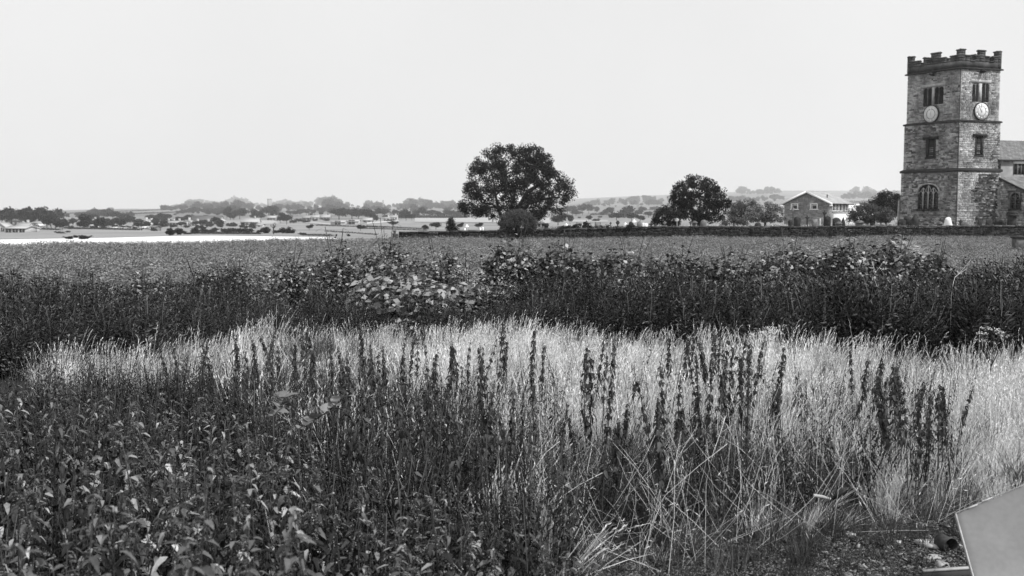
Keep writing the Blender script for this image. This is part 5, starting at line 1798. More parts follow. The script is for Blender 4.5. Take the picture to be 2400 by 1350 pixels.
# ------------------------------------------------------------------ dark undergrowth band
def mugwort(h, n, L, W, rad):
    mb = MB()
    zz = h * (1 - np.sqrt(G.uniform(0, 1, n)) * 0.9)
    th = G.uniform(0, 6.28, n)
    r = rad * (0.25 + 0.9 * np.sin(np.clip((1 - zz / h) * 2.2, 0, 1.57))) * G.uniform(0.2, 1, n)
    P = np.stack([np.cos(th) * r, np.sin(th) * r, zz], 1)
    D = np.stack([np.cos(th), np.sin(th), G.uniform(0.0, 1.1, n)], 1) + rand_dir(n) * 0.5
    mb.leaves(P, D, L * G.uniform(0.6, 1.2, n), W)
    mb.tube([(0, 0, 0), (0.01, 0, h * 0.5), (0, 0, h)], [0.009, 0.007, 0.003], 4)
    for k in range(5):
        a, z0 = U(0, 6.28), h * U(0.35, 0.7)
        mb.tube([(0, 0, z0), (math.cos(a) * rad * .8, math.sin(a) * rad * .8, z0 + h * 0.25)], [0.005, 0.002], 3)
    return mb
up_ = [proto(mugwort(1.2, 260, 0.075, 0.024, 0.15), 'mugwort', M_UNDER), proto(mugwort(1.05, 220, 0.07, 0.028, 0.14), 'mugwort', M_UNDER), proto(mugwort(1.35, 220, 0.07, 0.022, 0.11), 'mugwort', M_UNDER), proto(mugwort(0.8, 200, 0.08, 0.04, 0.2), 'mugwort', M_UNDER)]
P, S, I = [], [], []
for _ in range(8500):
    y = U(12.2, 21.5)
    x = U(-0.57, 0.57) * y
    px = 1200 + F * x / (y * CP + EYE * SP)
    if y < YF(px) + 0.15 + 0.6 * math.sin(x * 1.3) * math.sin(x * 0.47 + 1): continue
    if 560 < px < 1130 and R.random() < 0.5: continue
    back = float(np.interp(px, [0, 560, 800, 1150, 1500, 2400], [21.0, 20.0, 18.6, 18.8, 18.6, 18.2])) + 0.35 * math.sin(x * 1.7)
    if y > back: continue
    s = float(np.interp(px, [0, 500, 640, 1100, 1250, 1450, 1700, 2400], [0.80, 0.80, 0.66, 0.62, 0.90, 0.92, 0.98, 1.0])) + 0.10 * math.sin(x * 1.1 + y) + 0.06 * math.sin(x * 3.1)
    P.append((x, y, ground_z(x, y))); S.append(s * U(0.68, 1.14)); I.append(R.choice((0, 1, 2, 3)))
n = len(P)
tl = tilt(n, 0.14, 0.0, 0.14)
scatter('undergrowth', up_, P, G.uniform(-0.7, 0.7, n), S, I, tl, 'dark band of mugwort and tall weeds behind the dry grass', 'undergrowth')

# bramble and knotweed mounds
def mound(name, label, cat, px, hw, ytop, d, m, n, L, W, group=None, flowers=0):
    d += 1.7
    c = at(px, ytop - 13, d)
    zg = ground_z(c.x, d)
    h = c.z - zg
    n = int(n * 2.3)
    rx, ry = hw * 1.05 / F * d, min(hw / F * d * 0.9, 1.0)
    t = thing(name, label, cat, (c.x, d, zg), U(-.2, .2), group)
    lob = [(U(-.6, .6), U(-.4, .4), U(.55, .95), U(.3, .5)) for _ in range(7)] + [(0, 0, 1, .55)]
    Ps, Ns = [], []
    for i in range(n):
        lx, ly, lz, lr = lob[i % len(lob)]
        q = rand_dir(1)[0]
        q[2] = abs(q[2]) if R.random() < 0.75 else q[2]
        k = U(0.55, 1.0) if R.random() < 0.8 else U(1.0, 1.18)
        Ps.append(((lx + q[0] * lr * k) * rx, (ly + q[1] * lr * k) * ry, max(0.05, (lz - lr + q[2] * lr * k) * h + 0.0 * h)))
        Ns.append(q + np.array((0, 0, 0.9)))
    Ps, Ns = np.array(Ps), np.array(Ns)
    low = int(n * 0.45)
    th = G.uniform(0, 6.28, low)
    k = np.sqrt(G.uniform(0.3, 1, low))
    Ps = np.concatenate([Ps, np.stack([np.cos(th) * k * rx * 1.05, np.sin(th) * k * ry, G.uniform(0.05, 0.75, low) * h], 1)])
    Ns = np.concatenate([Ns, np.stack([np.cos(th), np.sin(th), np.full(low, .8)], 1)])
    D = rand_dir(len(Ps)) * np.array((1, 1, 0.5)) + np.array((0, 0, -0.25))
    mb = MB()
    mb.leaves(Ps, D, L * G.uniform(0.6, 1.25, len(Ps)), W * G.uniform(0.7, 1.2, len(Ps)), fold=0.15, nrm=Ns)
    part('leaves', mb, m, t, kind='stuff')
    cn = MB()
    for _ in range(16):
        a, b = R.choice(range(n)), U(0, 6.28)
        p1 = Ps[a]
        p0 = np.array((math.cos(b) * rx * 0.3, math.sin(b) * ry * 0.3, 0))
        cn.tube([p0, (p0 + p1) / 2 + (0, 0, h * 0.15), p1], [0.008, 0.006, 0.003], 4)
    for _ in range(4):
        b = U(0, 6.28)
        p1 = np.array((math.cos(b) * rx * U(.5, 1.1), math.sin(b) * ry, h * U(0.9, 1.12)))
        cn.tube([(0, 0, h * .5), p1 * (0.5, 0.5, 1.05), p1], [0.007, 0.006, 0.002], 4)
    part('canes', cn, M_NSTEM, t)
    if flowers:
        fl = MB()
        for _ in range(flowers):
            a = R.randrange(n)
            q = Ps[a] + (0, 0, 0.06 + U(0, 0.1))
            k = 9
            fl.leaves(q + G.normal(size=(k, 3)) * (0.035, 0.035, 0.012), rand_dir(k) * (1, 1, .3), 0.028, 0.022, nrm=np.tile((0, 0, 1.0), (k, 1)))
        part('flower_heads', fl, M_FLOWER, t, kind='stuff')
    return t
for a in [
    ('bramble_bush', 'dark bramble mound left of the taller bramble by the wall end', 'bush', 785, 78, 572, 19.0, M_BRAMBLE, 900, 0.085, 0.06),
    ('bramble_bush', 'tall dark bramble mound just below the left end of the wall', 'bush', 905, 72, 557, 19.6, M_BRAMBLE, 950, 0.085, 0.06),
    ('bramble_bush', 'bramble mound between the wall end and the round bush', 'bush', 1028, 72, 584, 19.2, M_BRAMBLE, 800, 0.085, 0.06),
    ('bramble_bush', 'bramble mound directly below the round clipped bush', 'bush', 1205, 75, 563, 19.2, M_BRAMBLE, 1000, 0.10, 0.08),
    ('bramble_bush', 'bramble mound right of the round clipped bush', 'bush', 1325, 80, 576, 19.0, M_BRAMBLE, 950, 0.10, 0.08),
    ('bramble_bush', 'low bramble mound with pale leaves below the ivy clumps', 'bush', 1480, 85, 590, 18.4, M_BRAMBLE, 950, 0.11, 0.085),
    ('bramble_bush', 'bramble mound below the sycamore tree', 'bush', 1590, 70, 594, 18.8, M_BRAMBLE, 800, 0.11, 0.085),
    ('bramble_bush', 'bramble mound below the low grey churchyard bush', 'bush', 1715, 70, 594, 18.6, M_BRAMBLE, 800, 0.10, 0.08),
    ('bramble_bush', 'bramble mound below the gabled brick house', 'bush', 1850, 95, 574, 18.6, M_BRAMBLE, 1100, 0.11, 0.085),
    ('bramble_bush', 'broad bramble mound below the spreading churchyard bush', 'bush', 1990, 95, 564, 18.6, M_BRAMBLE, 1200, 0.11, 0.085),
    ('bramble_bush', 'tallest bramble mound below the left face of the tower', 'bush', 2105, 85, 556, 19.0, M_BRAMBLE, 1100, 0.11, 0.085),
    ('bramble_bush', 'small bramble mound at the right below the nave', 'bush', 2195, 55, 600, 18.2, M_BRAMBLE, 500, 0.11, 0.085),
    ('weed_clump', 'leafy grey weed clump at the right edge below the nave', 'bush', 2330, 80, 640, 17.0, M_BRAMBLE, 700, 0.08, 0.05),
    ('bramble_bush', 'low bramble tangle on the left, between dark weeds and crop', 'bush', 560, 70, 617, 18.6, M_BRAMBLE, 700, 0.075, 0.05),
    ('bramble_bush', 'low bramble tangle further left behind the dark weeds', 'bush', 470, 60, 637, 17.8, M_BRAMBLE, 600, 0.075, 0.05),
    ('bramble_bush', 'dark bramble tangle left of the first tall mound', 'bush', 675, 65, 606, 19.0, M_BRAMBLE, 700, 0.075, 0.05),
    ('broad_leaf_bush', 'pale broad leaved clump near the left bleached grass', 'bush', 330, 50, 650, 17.0, M_BRAMBLE, 450, 0.085, 0.06),
    ('broad_leaf_bush', 'pale broad leaved clump at the far left of the dark weeds', 'bush', 215, 45, 652, 16.8, M_BRAMBLE, 420, 0.085, 0.06),
    ('knotweed_clump', 'clump of big pale leaves in the middle below the tall bramble', 'bush', 900, 75, 622, 17.2, M_KNOT, 520, 0.15, 0.11),
    ('knotweed_clump', 'clump of big pale leaves nearest to the bleached grass', 'bush', 985, 85, 655, 16.6, M_KNOT, 560, 0.15, 0.11),
    ('knotweed_clump', 'clump of big pale leaves left of the white flowers', 'bush', 1065, 70, 640, 17.0, M_KNOT, 420, 0.14, 0.10),
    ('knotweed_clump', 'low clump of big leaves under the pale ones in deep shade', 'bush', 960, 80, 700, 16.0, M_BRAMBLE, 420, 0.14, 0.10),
    ('knotweed_clump', 'pale leaves breaking up the bramble below the brick house', 'bush', 1800, 80, 612, 17.4, M_KNOT, 150, 0.12, 0.09),
    ('knotweed_clump', 'pale leaves in front of the bramble below the tower', 'bush', 2040, 95, 606, 17.4, M_KNOT, 190, 0.12, 0.09),
    ('knotweed_clump', 'big pale leaves in front of the low bramble below the ivy clumps', 'bush', 1475, 80, 628, 17.4, M_KNOT, 330, 0.14, 0.10),
]:
    mound(*a)
mound('flowering_yarrow', 'patch of small white flower heads right of the big pale leaves', 'flowers', 1165, 95, 640, 16.8, M_WEED, 700, 0.06, 0.035, None, 130)
mound('flowering_yarrow', 'thin spray of white flower heads behind the big pale leaves', 'flowers', 1095, 55, 628, 17.6, M_WEED, 350, 0.06, 0.035, None, 60)
mound('flowering_yarrow', 'few white flower heads in front of the bramble right of the round bush', 'flowers', 1345, 60, 640, 17.2, M_UNDER, 500, 0.06, 0.03, None, 14)
b = at(2125, 552, 27)
t = thing('straw_heap', 'bleached heap of dry stems behind the tallest bramble mound', 'heap', (b.x, 27, 0))
mb = MB()
n = 1500
th, rr = G.uniform(0, 6.28, n), np.sqrt(G.uniform(0, 1, n))
P = np.stack([np.cos(th) * rr * 0.6, np.sin(th) * rr * 0.45, (1.5) * (1 - 0.45 * rr ** 2) - G.uniform(0, .3, n)], 1)
mb.leaves(P, rand_dir(n) * (1, 1, .5), G.uniform(0.12, .3, n), 0.025)
part('stems', mb, M_STRAW, t, kind='stuff')
part('mass', MB().lathe([(0.5, 0), (0.48, 0.7), (0.3, 1.0), (0.0, 1.15)], 14), M_MEADOW, t)
b = at(2392, 557, 56)
t = thing('stone_trough', 'dark square trough standing in the crop at the right edge', 'trough', (b.x, 56, 0))
z1 = b.z
part('body', MB().box((0.1, 0, z1 / 2), (0.85, 0.6, z1)), M_STONED, t)
part('rim', MB().box((0.1, -0.33, z1 + .03), (1.0, 0.08, 0.1)).box((0.1, 0.33, z1 + .03), (1.0, 0.08, 0.1)).box((-0.37, 0, z1 + .03), (0.08, 0.579, 0.1)).box((0.57, 0, z1 + .03), (0.08, 0.579, 0.1)), M_DARKWOOD, t)

# ------------------------------------------------------------------ nettles
def nettle_leaf(curl, fold, teeth=9, wide=0.19):
    """one serrated pointed leaf of length 1 along +x"""
    mb = MB()
    V = []
    for i in range(teeth + 1):
        t = i / teeth
        w = wide * (math.sin(math.pi * t ** 0.62) ** 0.9 if 0 < t < 1 else 0.0)
        w *= 1.0 if i % 2 else 0.80
        z = -curl * t * t
        x = t * (1 - 0.15 * curl * t)
        V += [(x + (0.03 if i % 2 else 0), -w, z + fold * w), (x, 0, z), (x + (0.03 if i % 2 else 0), w, z + fold * w)]
    Fq = []
    for i in range(teeth):
        a = i * 3
        Fq += [[a, a + 3, a + 4, a + 1], [a + 1, a + 4, a + 5, a + 2]]
    return mb.add(V, Fq)
LEAF_ME = [nettle_leaf(c, f).mesh('leaf', M_NETTLE) for c, f in ((0.35, .25), (0.55, .3), (0.7, .2), (0.25, .4), (0.9, .3), (0.45, .1))]
LV = []
for me in LEAF_ME:
    v = np.zeros(len(me.vertices) * 3, np.float32)
    me.vertices.foreach_get('co', v)
    LV.append(v.reshape(-1, 3))
LF = np.array([list(p.vertices) for p in LEAF_ME[0].polygons])
def small_leaf(curl, fold): return nettle_leaf(curl, fold, 4, 0.22)
SL = []
for c, f in ((0.3, .3), (0.6, .3), (0.9, .2)):
    b = small_leaf(c, f)
    SL.append((np.concatenate(b.v), np.concatenate(b.f)))
def leaf_matrix(pos, az, droop, roll, ln):
    return Matrix.Translation(pos) @ Matrix.Rotation(az, 4, 'Z') @ Matrix.Rotation(droop, 4, 'Y') @ Matrix.Rotation(roll, 4, 'X') @ Matrix.Scale(ln, 4)
def nettle_layout(h, rng, n_nodes, l_max, start=0.25):
    """stem curve and leaf placements"""
    bx, by = rng.gauss(0, 0.06), rng.gauss(0, 0.06)
    stem = lambda t: Vector((bx * t * t * h, by * t * t * h, h * t))
    out = []
    a0 = rng.uniform(0, 6.28)
    for k in range(n_nodes):
        t = start + (0.97 - start) * (k / (n_nodes - 1)) ** 0.85
        ln = l_max * (1.0 - 0.78 * max(0, (t - 0.35) / 0.65) ** 1.1) * rng.uniform(0.8, 1.15)
        for s in (0, 1):
            az = a0 + k * math.pi / 2 + s * math.pi + rng.gauss(0, 0.2)
            dr = rng.uniform(-0.15, 0.5) - 0.3 * (t > 0.85)
            pet = 0.034 * (1 - 0.6 * t)
            p = stem(t) + Vector((math.cos(az) * pet, math.sin(az) * pet, 0))
            out.append((p, az, dr, rng.gauss(0, 0.25), ln))
    return stem, out
def stem_mb(stem, r=0.0035):
    return MB().tube([stem(t) for t in (0, 0.25, 0.5, 0.75, 0.98)], [r * 1.3, r * 1.2, r, r * 0.8, r * 0.4], 5)
def tassels(stem, rng, m):
    mb = MB()
    for _ in range(m):
        t = rng.uniform(0.62, 0.96)
        a = rng.uniform(0, 6.28)
        p = np.array(stem(t))
        o = np.array((math.cos(a), math.sin(a), 0.0))
        L = rng.uniform(0.025, 0.055)
        q = [p, p + o * L * 0.5 + (0, 0, L * 0.05), p + o * L * 0.8 + (0, 0, -L * 0.45), p + o * L * 0.9 + (0, 0, -L * 0.9)]
        n = 10
        P = np.array([q[0] + (q[3] - q[0]) * s + o * 0.35 * L * math.sin(math.pi * s) for s in np.linspace(0.15, 1, n)])
        mb.leaves(P, rand_dir(n), 0.008, 0.007)
        mb.tube(q, [0.0015] * 4, 3)
    return mb
def joined_leaves(out, meshes, faces=None, bottom=0.0):
    mb = MB()
    for p, az, dr, ro, ln in out:
        k = R.randrange(len(meshes))
        V, Fq = meshes[k] if faces is None else (meshes[k], faces)
        M_ = np.array(leaf_matrix(p, az, dr, ro, ln))
        mb.add(V @ M_[:3, :3].T + M_[:3, 3], Fq)
    return mb
# (1) nettle plants of the near bed: the nearest have every leaf as a part
spots = []
tries = 0
while len(spots) < 290 and tries < 60000:
    tries += 1
    y = 2.35 + 6.2 * R.random() ** 1.25
    x = U(-0.58, 0.30) * y
    lump = math.sin(x * 3.1 + 1.3 * math.sin(y * 2.3)) * math.sin(y * 2.7 - x)
    if lump < -0.55 and R.random() < 0.8: continue
    h = (U(0.66, 1.12) + 0.12 * lump) * (1.0 if y > 3.3 else (1.22 if x < -0.1 * y else 1.0)) * float(np.interp(x / y, [-0.5, -0.2, 0.02, 0.12], [1.05, 0.98, 0.84, 0.62]))
    px, py = ztop(x, y, h)
    if not inpoly(px, py, PN): continue
    md = 0.19 + 0.008 * y
    if any((x - q[0]) ** 2 + (y - q[1]) ** 2 < md * md for q in spots): continue
    spots.append((x, y, h))
spots.sort(key=lambda q: q[1])
FGROUP = 'nettles of the foreground bed'
NEAR = 46
row1, row2 = sorted(spots[:23]), sorted(spots[23:46])
by_u = lambda q: q[0] / q[1]
row1.sort(key=by_u); row2.sort(key=by_u)
for i, (x, y, h) in enumerate(spots[:NEAR]):
    rng = random.Random(500 + i)
    stem, out = nettle_layout(h, rng, 13, 0.18 if y < 3.3 else 0.155)
    t = thing('nettle_plant', ('big leaved nettle in the nearest row, %s from the left' % ordinal(row1.index((x, y, h))) if (x, y, h) in row1 else 'big leaved nettle in the second row, %s from the left' % ordinal(row2.index((x, y, h)))), 'nettle', (x, y, ground_z(x, y)), 0, FGROUP)
    part('stem', stem_mb(stem), M_NSTEM, t)
    for p, az, dr, ro, ln in out:
        lf = link('leaf', LEAF_ME[rng.randrange(6)], t)
        lf.matrix_local = leaf_matrix(p, az, dr, ro, ln)
    tip = [(stem(0.985), rng.uniform(0, 6.28), rng.uniform(-0.6, 0.3), 0, rng.uniform(0.018, 0.032)) for _ in range(8)]
    mb = joined_leaves(tip, SL)
    part('shoot_tip', mb, M_NETTLE, t, kind='stuff')
    part('flower_tassels', tassels(stem, rng, 16), M_NETTLE, t, kind='stuff')
def place(x, y):
    u = x / y
    where = 'at the left edge' if u < -0.36 else ('left of the broad leaved stem' if u < -0.21 else ('below the broad leaved stem' if u < -0.10 else ('left of the arching stalks' if u < 0.0 else 'by the rubble')))
    return ('front row' if y < 4.6 else ('middle row' if y < 6.2 else 'back row')), where
KIT = []
for k in range(9):
    rng = random.Random(900 + k)
    stem, out = nettle_layout(1.0, rng, 16, 0.105, 0.2)
    tip = [(stem(0.985), rng.uniform(0, 6.28), rng.uniform(-0.6, 0.3), 0, rng.uniform(0.015, 0.03)) for _ in range(8)]
    mb = joined_leaves(out + tip, SL)
    mb2 = tassels(stem, rng, 22)
    for v, f in zip(mb2.v, mb2.f):
        if len(f): mb.add(v, f - f.min()) if False else None
    KIT.append((stem_mb(stem).mesh('stem', M_NSTEM), mb.mesh('leaves', M_NETTLE), tassels(stem, rng, 20).mesh('flower_tassels', M_NETTLE)))
for i, (x, y, h) in enumerate(spots[NEAR:]):
    row, where = place(x, y)
    gname = '%s nettles %s' % (row, where)
    k = sorted([q for q in spots[NEAR:] if place(q[0], q[1]) == (row, where)], key=by_u).index((x, y, h))
    t = thing('nettle_plant', '%s from the left: %s nettle %s' % (ordinal(k), row, where), 'nettle', (x, y, ground_z(x, y)), U(0, 6.28), gname)
    s, l, fl = KIT[i % 9]
    t.scale = (U(1, 1.25),) * 2 + (h,)
    link('stem', s, t)
    tag(link('leaves', l, t), kind='stuff')
    tag(link('flower_tassels', fl, t), kind='stuff')
# fill under and between them
def weed_mesh(h, nn, l):
    rng = random.Random(int(h * 1000) + nn)
    stem, out = nettle_layout(h, rng, nn, l, 0.15)
    mb = joined_leaves(out, SL)
    mb.tube([stem(t) for t in (0, 0.5, 0.98)], [0.004, 0.0035, 0.002], 4)
    for v in tassels(stem, rng, 6).v: pass
    return mb
wd_ = [proto(weed_mesh(h, nn, l), 'weed', M_WEED) for h, nn, l in ((0.55, 14, 0.055), (0.7, 18, 0.06), (0.42, 12, 0.05), (0.8, 22, 0.05), (0.62, 20, 0.042))]
P, S, I = [], [], []
for _ in range(15000):
    y = math.sqrt(U(2.4 ** 2, 11.5 ** 2))
    x = U(-0.58, 0.45) * y
    s = U(0.75, 1.2)
    px, py = ztop(x, y, 0.62 * s)
    q = R.random()
    if inpoly(px, py, PN): ok = q < (0.14 if y < 4.6 else 0.5); s *= 0.62 if y < 5 else 0.85
    elif inpoly(px, py, PM): ok = q < 0.80
    elif inpoly(px, py, PG) and px < 1900: ok = q < 0.55; s *= 0.75
    elif inpoly(px, py, PA): ok = q < 0.06 + 0.14 * (py > 960) + 0.14 * (px < 900)
    elif inpoly(px, py, PB): ok = q < 0.45
    else: ok = py > 860 and px < 1250 and q < 0.8
    if ok and rubble_dist(x, y) > 0.3:
        P.append((x, y, ground_z(x, y) - 0.02)); S.append(s); I.append(R.randrange(5))
n = len(P)
scatter('weeds', wd_, P, G.uniform(0, 6.28, n), S, I, tilt(n, 0.14), 'low leafy weeds filling the ground between nettles and grass', 'weeds')
# (2) tall dark stalks standing out of the bleached grass
WH_ = []
for k in range(5):
    rng = random.Random(40 + k)
    out = []
    a0 = rng.uniform(0, 6.28)
    for j in range(7):
        az = a0 + j * 6.28 / 7 + rng.gauss(0, .25)
        out.append((Vector((math.cos(az) * .008, math.sin(az) * .008, rng.gauss(0, .008))), az, rng.uniform(0.35, 1.15), rng.gauss(0, .3), rng.uniform(0.036, 0.062)))
    mb = joined_leaves(out, SL)
    for j in range(5):
        P = G.normal(size=(8, 3)) * (0.012, 0.012, 0.012)
    mb.leaves(P, rand_dir(8), 0.02, 0.014)
    WH_.append(mb.mesh('leaf_whorl', M_SPIRE))
TIPM = []
for k in range(3):
    out = [(Vector((0, 0, j * 0.012)), j * 1.9, 0.2 - 0.08 * j, 0, 0.036 - 0.003 * j) for j in range(8)]
    TIPM.append(joined_leaves(out, SL).mesh('shoot_tip', M_SPIRE))
SP_L = [(618, 765), (655, 800), (707, 737), (740, 775), (560, 772), (590, 790), (520, 790), (425, 802), (636, 790), (672, 795), (455, 800), (722, 790), (690, 790), (545, 800), (605, 780), (575, 815), (648, 775)]
SP_M = [(785, 800), (812, 812), (840, 790), (857, 745), (875, 800), (905, 800), (932, 770), (955, 790), (975, 785), (1003, 735), (1015, 828), (1042, 812), (1060, 805), (1078, 800), (1092, 795), (1115, 790), (1170, 755), (1184, 758), (1243, 770), (1252, 862), (1268, 805), (1130, 815), (892, 815), (826, 830), (988, 815), (945, 815), (865, 830), (800, 835)]
SP_N = [(820, 905), (920, 902), (950, 925), (990, 935), (1010, 842), (1030, 870), (1120, 905), (1140, 892), (1195, 900), (1220, 925), (1075, 945), (1005, 900), (1022, 905), (1165, 920), (890, 930), (870, 950), (1050, 960), (1100, 965), (1210, 955)]
SP_C = [(1360, 817), (1372, 822), (1396, 808), (1412, 820), (1430, 810), (1567, 795), (1600, 800), (1615, 765), (1652, 795), (1680, 775), (1710, 815), (1730, 800), (1757, 810), (1775, 800), (1795, 800), (1815, 807), (1562, 855), (1640, 830), (1668, 800), (1690, 820), (1665, 785), (1700, 800), (1745, 830), (1586, 875), (1608, 785), (1655, 850)]
SP_R = [(2003, 808), (2018, 835), (2045, 832), (2056, 838), (2085, 873), (2110, 845), (2118, 852), (2140, 890), (2160, 912), (2182, 912), (2205, 905), (2225, 897), (2245, 905), (1990, 892), (2070, 880), (2100, 905), (2150, 915), (2214, 900), (2234, 905), (2135, 905)]
SP_W = [(1480, 905), (1540, 935), (1620, 920), (1690, 930), (1800, 910), (1640, 960), (1460, 945), (1815, 925), (1395, 955), (1310, 945), (1350, 965)]
def spire(px, py, lb, gr, hh, dark=True):
    h = hh * U(0.86, 1.12)
    tn = -ray(px, py).z / ray(px, py).y
    d = (EYE - h) / tn
    q = at(px, py, d)
    t = thing('nettle_stalk', lb, 'nettle', (q.x, d, ground_z(q.x, d)), U(0, 6.28), gr)
    lx, ly = R.gauss(0.06, 0.07), R.gauss(0, 0.05)
    st = lambda s: Vector((lx * s * s, ly * s * s, h * s))
    ry = Euler((0, 0, -t.rotation_euler[2]))
    part('stem', MB().tube([st(s) for s in (0, .3, .6, .97)], [0.005, 0.0045, 0.004, 0.002], 5), M_SPIRE, t)
    s = U(0.42, 0.62)
    wd = U(0.75, 1.25)
    while s < 0.97:
        w = tag(link('leaf_whorl', WH_[R.randrange(5)], t), kind='stuff')
        w.location = st(s)
        w.rotation_euler = (R.gauss(0, .1), R.gauss(0, .1), U(0, 6.28))
        e = wd * (1.05 if s < 0.75 else 1.05 - 1.8 * (s - 0.75)) * U(0.8, 1.15)
        w.scale = (e, e, e)
        s += (0.085 - 0.045 * max(0, (s - 0.5) / 0.5)) * U(0.8, 1.25)
    e = tag(link('shoot_tip', TIPM[R.randrange(3)], t), kind='stuff')
    e.location = st(0.965)
for lst, lb, gr, hh in (
    (SP_L, 'dark nettle stalk in the left group against the bleached grass', 'nettle stalks of the left group', 0.99),
    (SP_M, 'slim dark nettle stalk in the middle row against the bleached grass', 'nettle stalks of the middle row', 1.0),
    (SP_N, 'dark nettle stalk standing nearer than the middle row', 'nettle stalks nearer than the middle row', 0.96),
    (SP_C, 'dark nettle stalk in the cluster right of centre', 'nettle stalks right of centre', 1.0),
    (SP_R, 'black nettle stalk in the isolated cluster at the right', 'nettle stalks of the right cluster', 0.88),
    (SP_W, 'short dark nettle stalk in front of the clusters', 'scattered short nettle stalks', 0.64)):
    lst = lst + [(q[0] + R.gauss(0, 26), q[1] + U(5, 75)) for q in lst if R.random() < (0.4 if q[0] < 1900 else 0.1)]
    for k, q in enumerate(sorted(lst)):
        spire(q[0], q[1], ordinal(k) + ' from the left: ' + lb, gr, hh)
# broad pale-leaved plant in the weeds
def broad_leaf_mesh(c, f):
    mb = MB()
    V = []
    for i in range(9):
        t = i / 8
        w = 0.40 * math.sin(math.pi * min(1, t ** 0.6 * 0.98 + .02)) ** 0.8 if 0 < i < 8 else 0.0
        z = -c * t * t
        V += [(t, -w, z + f * w), (t, 0, z), (t, w, z + f * w)]
    Fq = []
    for i in range(8):
        a = i * 3
        Fq += [[a, a + 3, a + 4, a + 1], [a + 1, a + 4, a + 5, a + 2]]
    return mb.add(V, Fq).mesh('leaf', M_SHOOT, True)
BL = [broad_leaf_mesh(c, f) for c, f in ((0.2, .25), (0.4, .35), (-0.15, .3))]
for (px0, py0), (px1, py1), lb, dd in (((700, 1005), (815, 925), 'leaning stem with broad pale leaves among the left weeds', 6.6), ((640, 975), (668, 930), 'short shoot with curled pale leaves left of the leaning broad leaved stem', 6.8)):
    a, b = at(px0, py0, dd), at(px1, py1, dd + 0.1)
    t = thing('knotweed_shoot', lb, 'plant', (a.x, dd, 0))
    A, B = Vector((0, 0, 0.02)), Vector((a.x * 0, 0, a.z))
    C = b - Vector((a.x, dd, 0))
    pts = [A, B, (B + C) / 2 + Vector((0, 0, -0.02)), C]
    part('stem', MB().tube(pts, [0.006, 0.006, 0.005, 0.003], 6), M_SPIRE, t)
    for k in range(11):
        s = k / 10
        p = B + (C - B) * s
        lf = link('leaf', BL[k % 3], t)
        lf.matrix_local = leaf_matrix(p, (0.5 + U(0, .9) if k % 2 else 2.2 + U(-.4, .6)) + (-1.2 if k % 3 == 0 else 0), U(-0.75, 0.1), U(-.5, .5), U(0.08, 0.115))
# arching dead stalks
for pts, lb in (([(1235, 1140), (1255, 1095), (1280, 1060), (1312, 1034)], 'long arching dry stalk over the weeds, upper of two'),
                ([(1252, 1212), (1300, 1175), (1360, 1135), (1412, 1108)], 'long leaning dry stalk over the weeds, lower of two'),
                ([(1170, 1045), (1165, 1090), (1150, 1140), (1120, 1200)], 'upright forked dry stalk in the weeds left of the arching stalks'),
                ([(2070, 690), (2055, 670), (2048, 650), (2050, 630)], 'thin bare pale twig in the dark weeds on the right'),
                ([(2230, 690), (2234, 665), (2238, 650), (2250, 640)], 'forked bare pale twig at the right of the dark weeds'),
                ([(1655, 1130), (1672, 1060), (1690, 1010), (1700, 975)], 'straight dry stalk leaning in the grass right of centre'),
                ([(1500, 1250), (1560, 1160), (1640, 1090), (1705, 1040)], 'long dry stalk lying across the dark grass'),
                ):
    dd = 6.2 if pts[0][1] > 900 else 14.2
    if pts[0][0] < 100: dd = 11
    P = [at(px, py, dd + 0.05 * k) for k, (px, py) in enumerate(pts)]
    o = P[0]
    t = thing('dead_stalk', lb, 'stalk', (o.x, o.y, ground_z(o.x, o.y)))
    b0 = Vector(t.location)
    L_ = [Vector((0, 0, 0))] + [p - b0 for p in P]
    r = 0.0014 if dd < 8 else 0.0025
    part('stem', MB().tube(L_, [r] * len(L_), 5), M_STRAW2, t)
    mb = MB()
    for k in range(3):
        s = L_[-1] * (0.35 + 0.2 * k) + L_[-2] * (0.65 - 0.2 * k)
        mb.tube([s, s + Vector((U(-.06, .06), U(-.03, .03), U(.02, .07))) * (1 if dd < 8 else 3)], [r * .7, r * .3], 4)
    part('side_twigs', mb, M_STRAW2, t)
# thin fallen stems criss-crossing the dark grass
fs = []
for k in range(4):
    L_ = U(0.45, 0.8)
    fs.append(proto(MB().tube([(0, 0, 0), (0.02 * U(-1, 1), 0, L_ * .4), (0.06 * U(-1, 1), 0, L_ * .75), (0.14 * U(-1, 1), 0, L_)], [0.0017, 0.0015, 0.0012, 0.0007], 3).leaves(np.array([(0, 0, L_ * q) for q in (.3, .5, .8)]), rand_dir(3), 0.045, 0.004), 'fallen_stem', M_STRAW2))
P, S = [], []
for _ in range(2600):
    y = math.sqrt(U(4.2 ** 2, 11 ** 2))
    x = U(-0.3, 0.5) * y
    px, py = ztop(x, y, 0.3)
    if (inpoly(px, py, PG) or (inpoly(px, py, PM) and R.random() < .4) or (inpoly(px, py, PN) and px > 700 and R.random() < .12)) and rubble_dist(x, y) > -0.2:
        P.append((x, y, ground_z(x, y))); S.append(U(0.6, 1.2))
n = len(P)
scatter('fallen_stems', fs, P, G.uniform(0, 6.28, n), S, G.integers(0, 4, n), tilt(n, 0.55), 'thin pale dead stems criss-crossing the dark grass', 'stems')
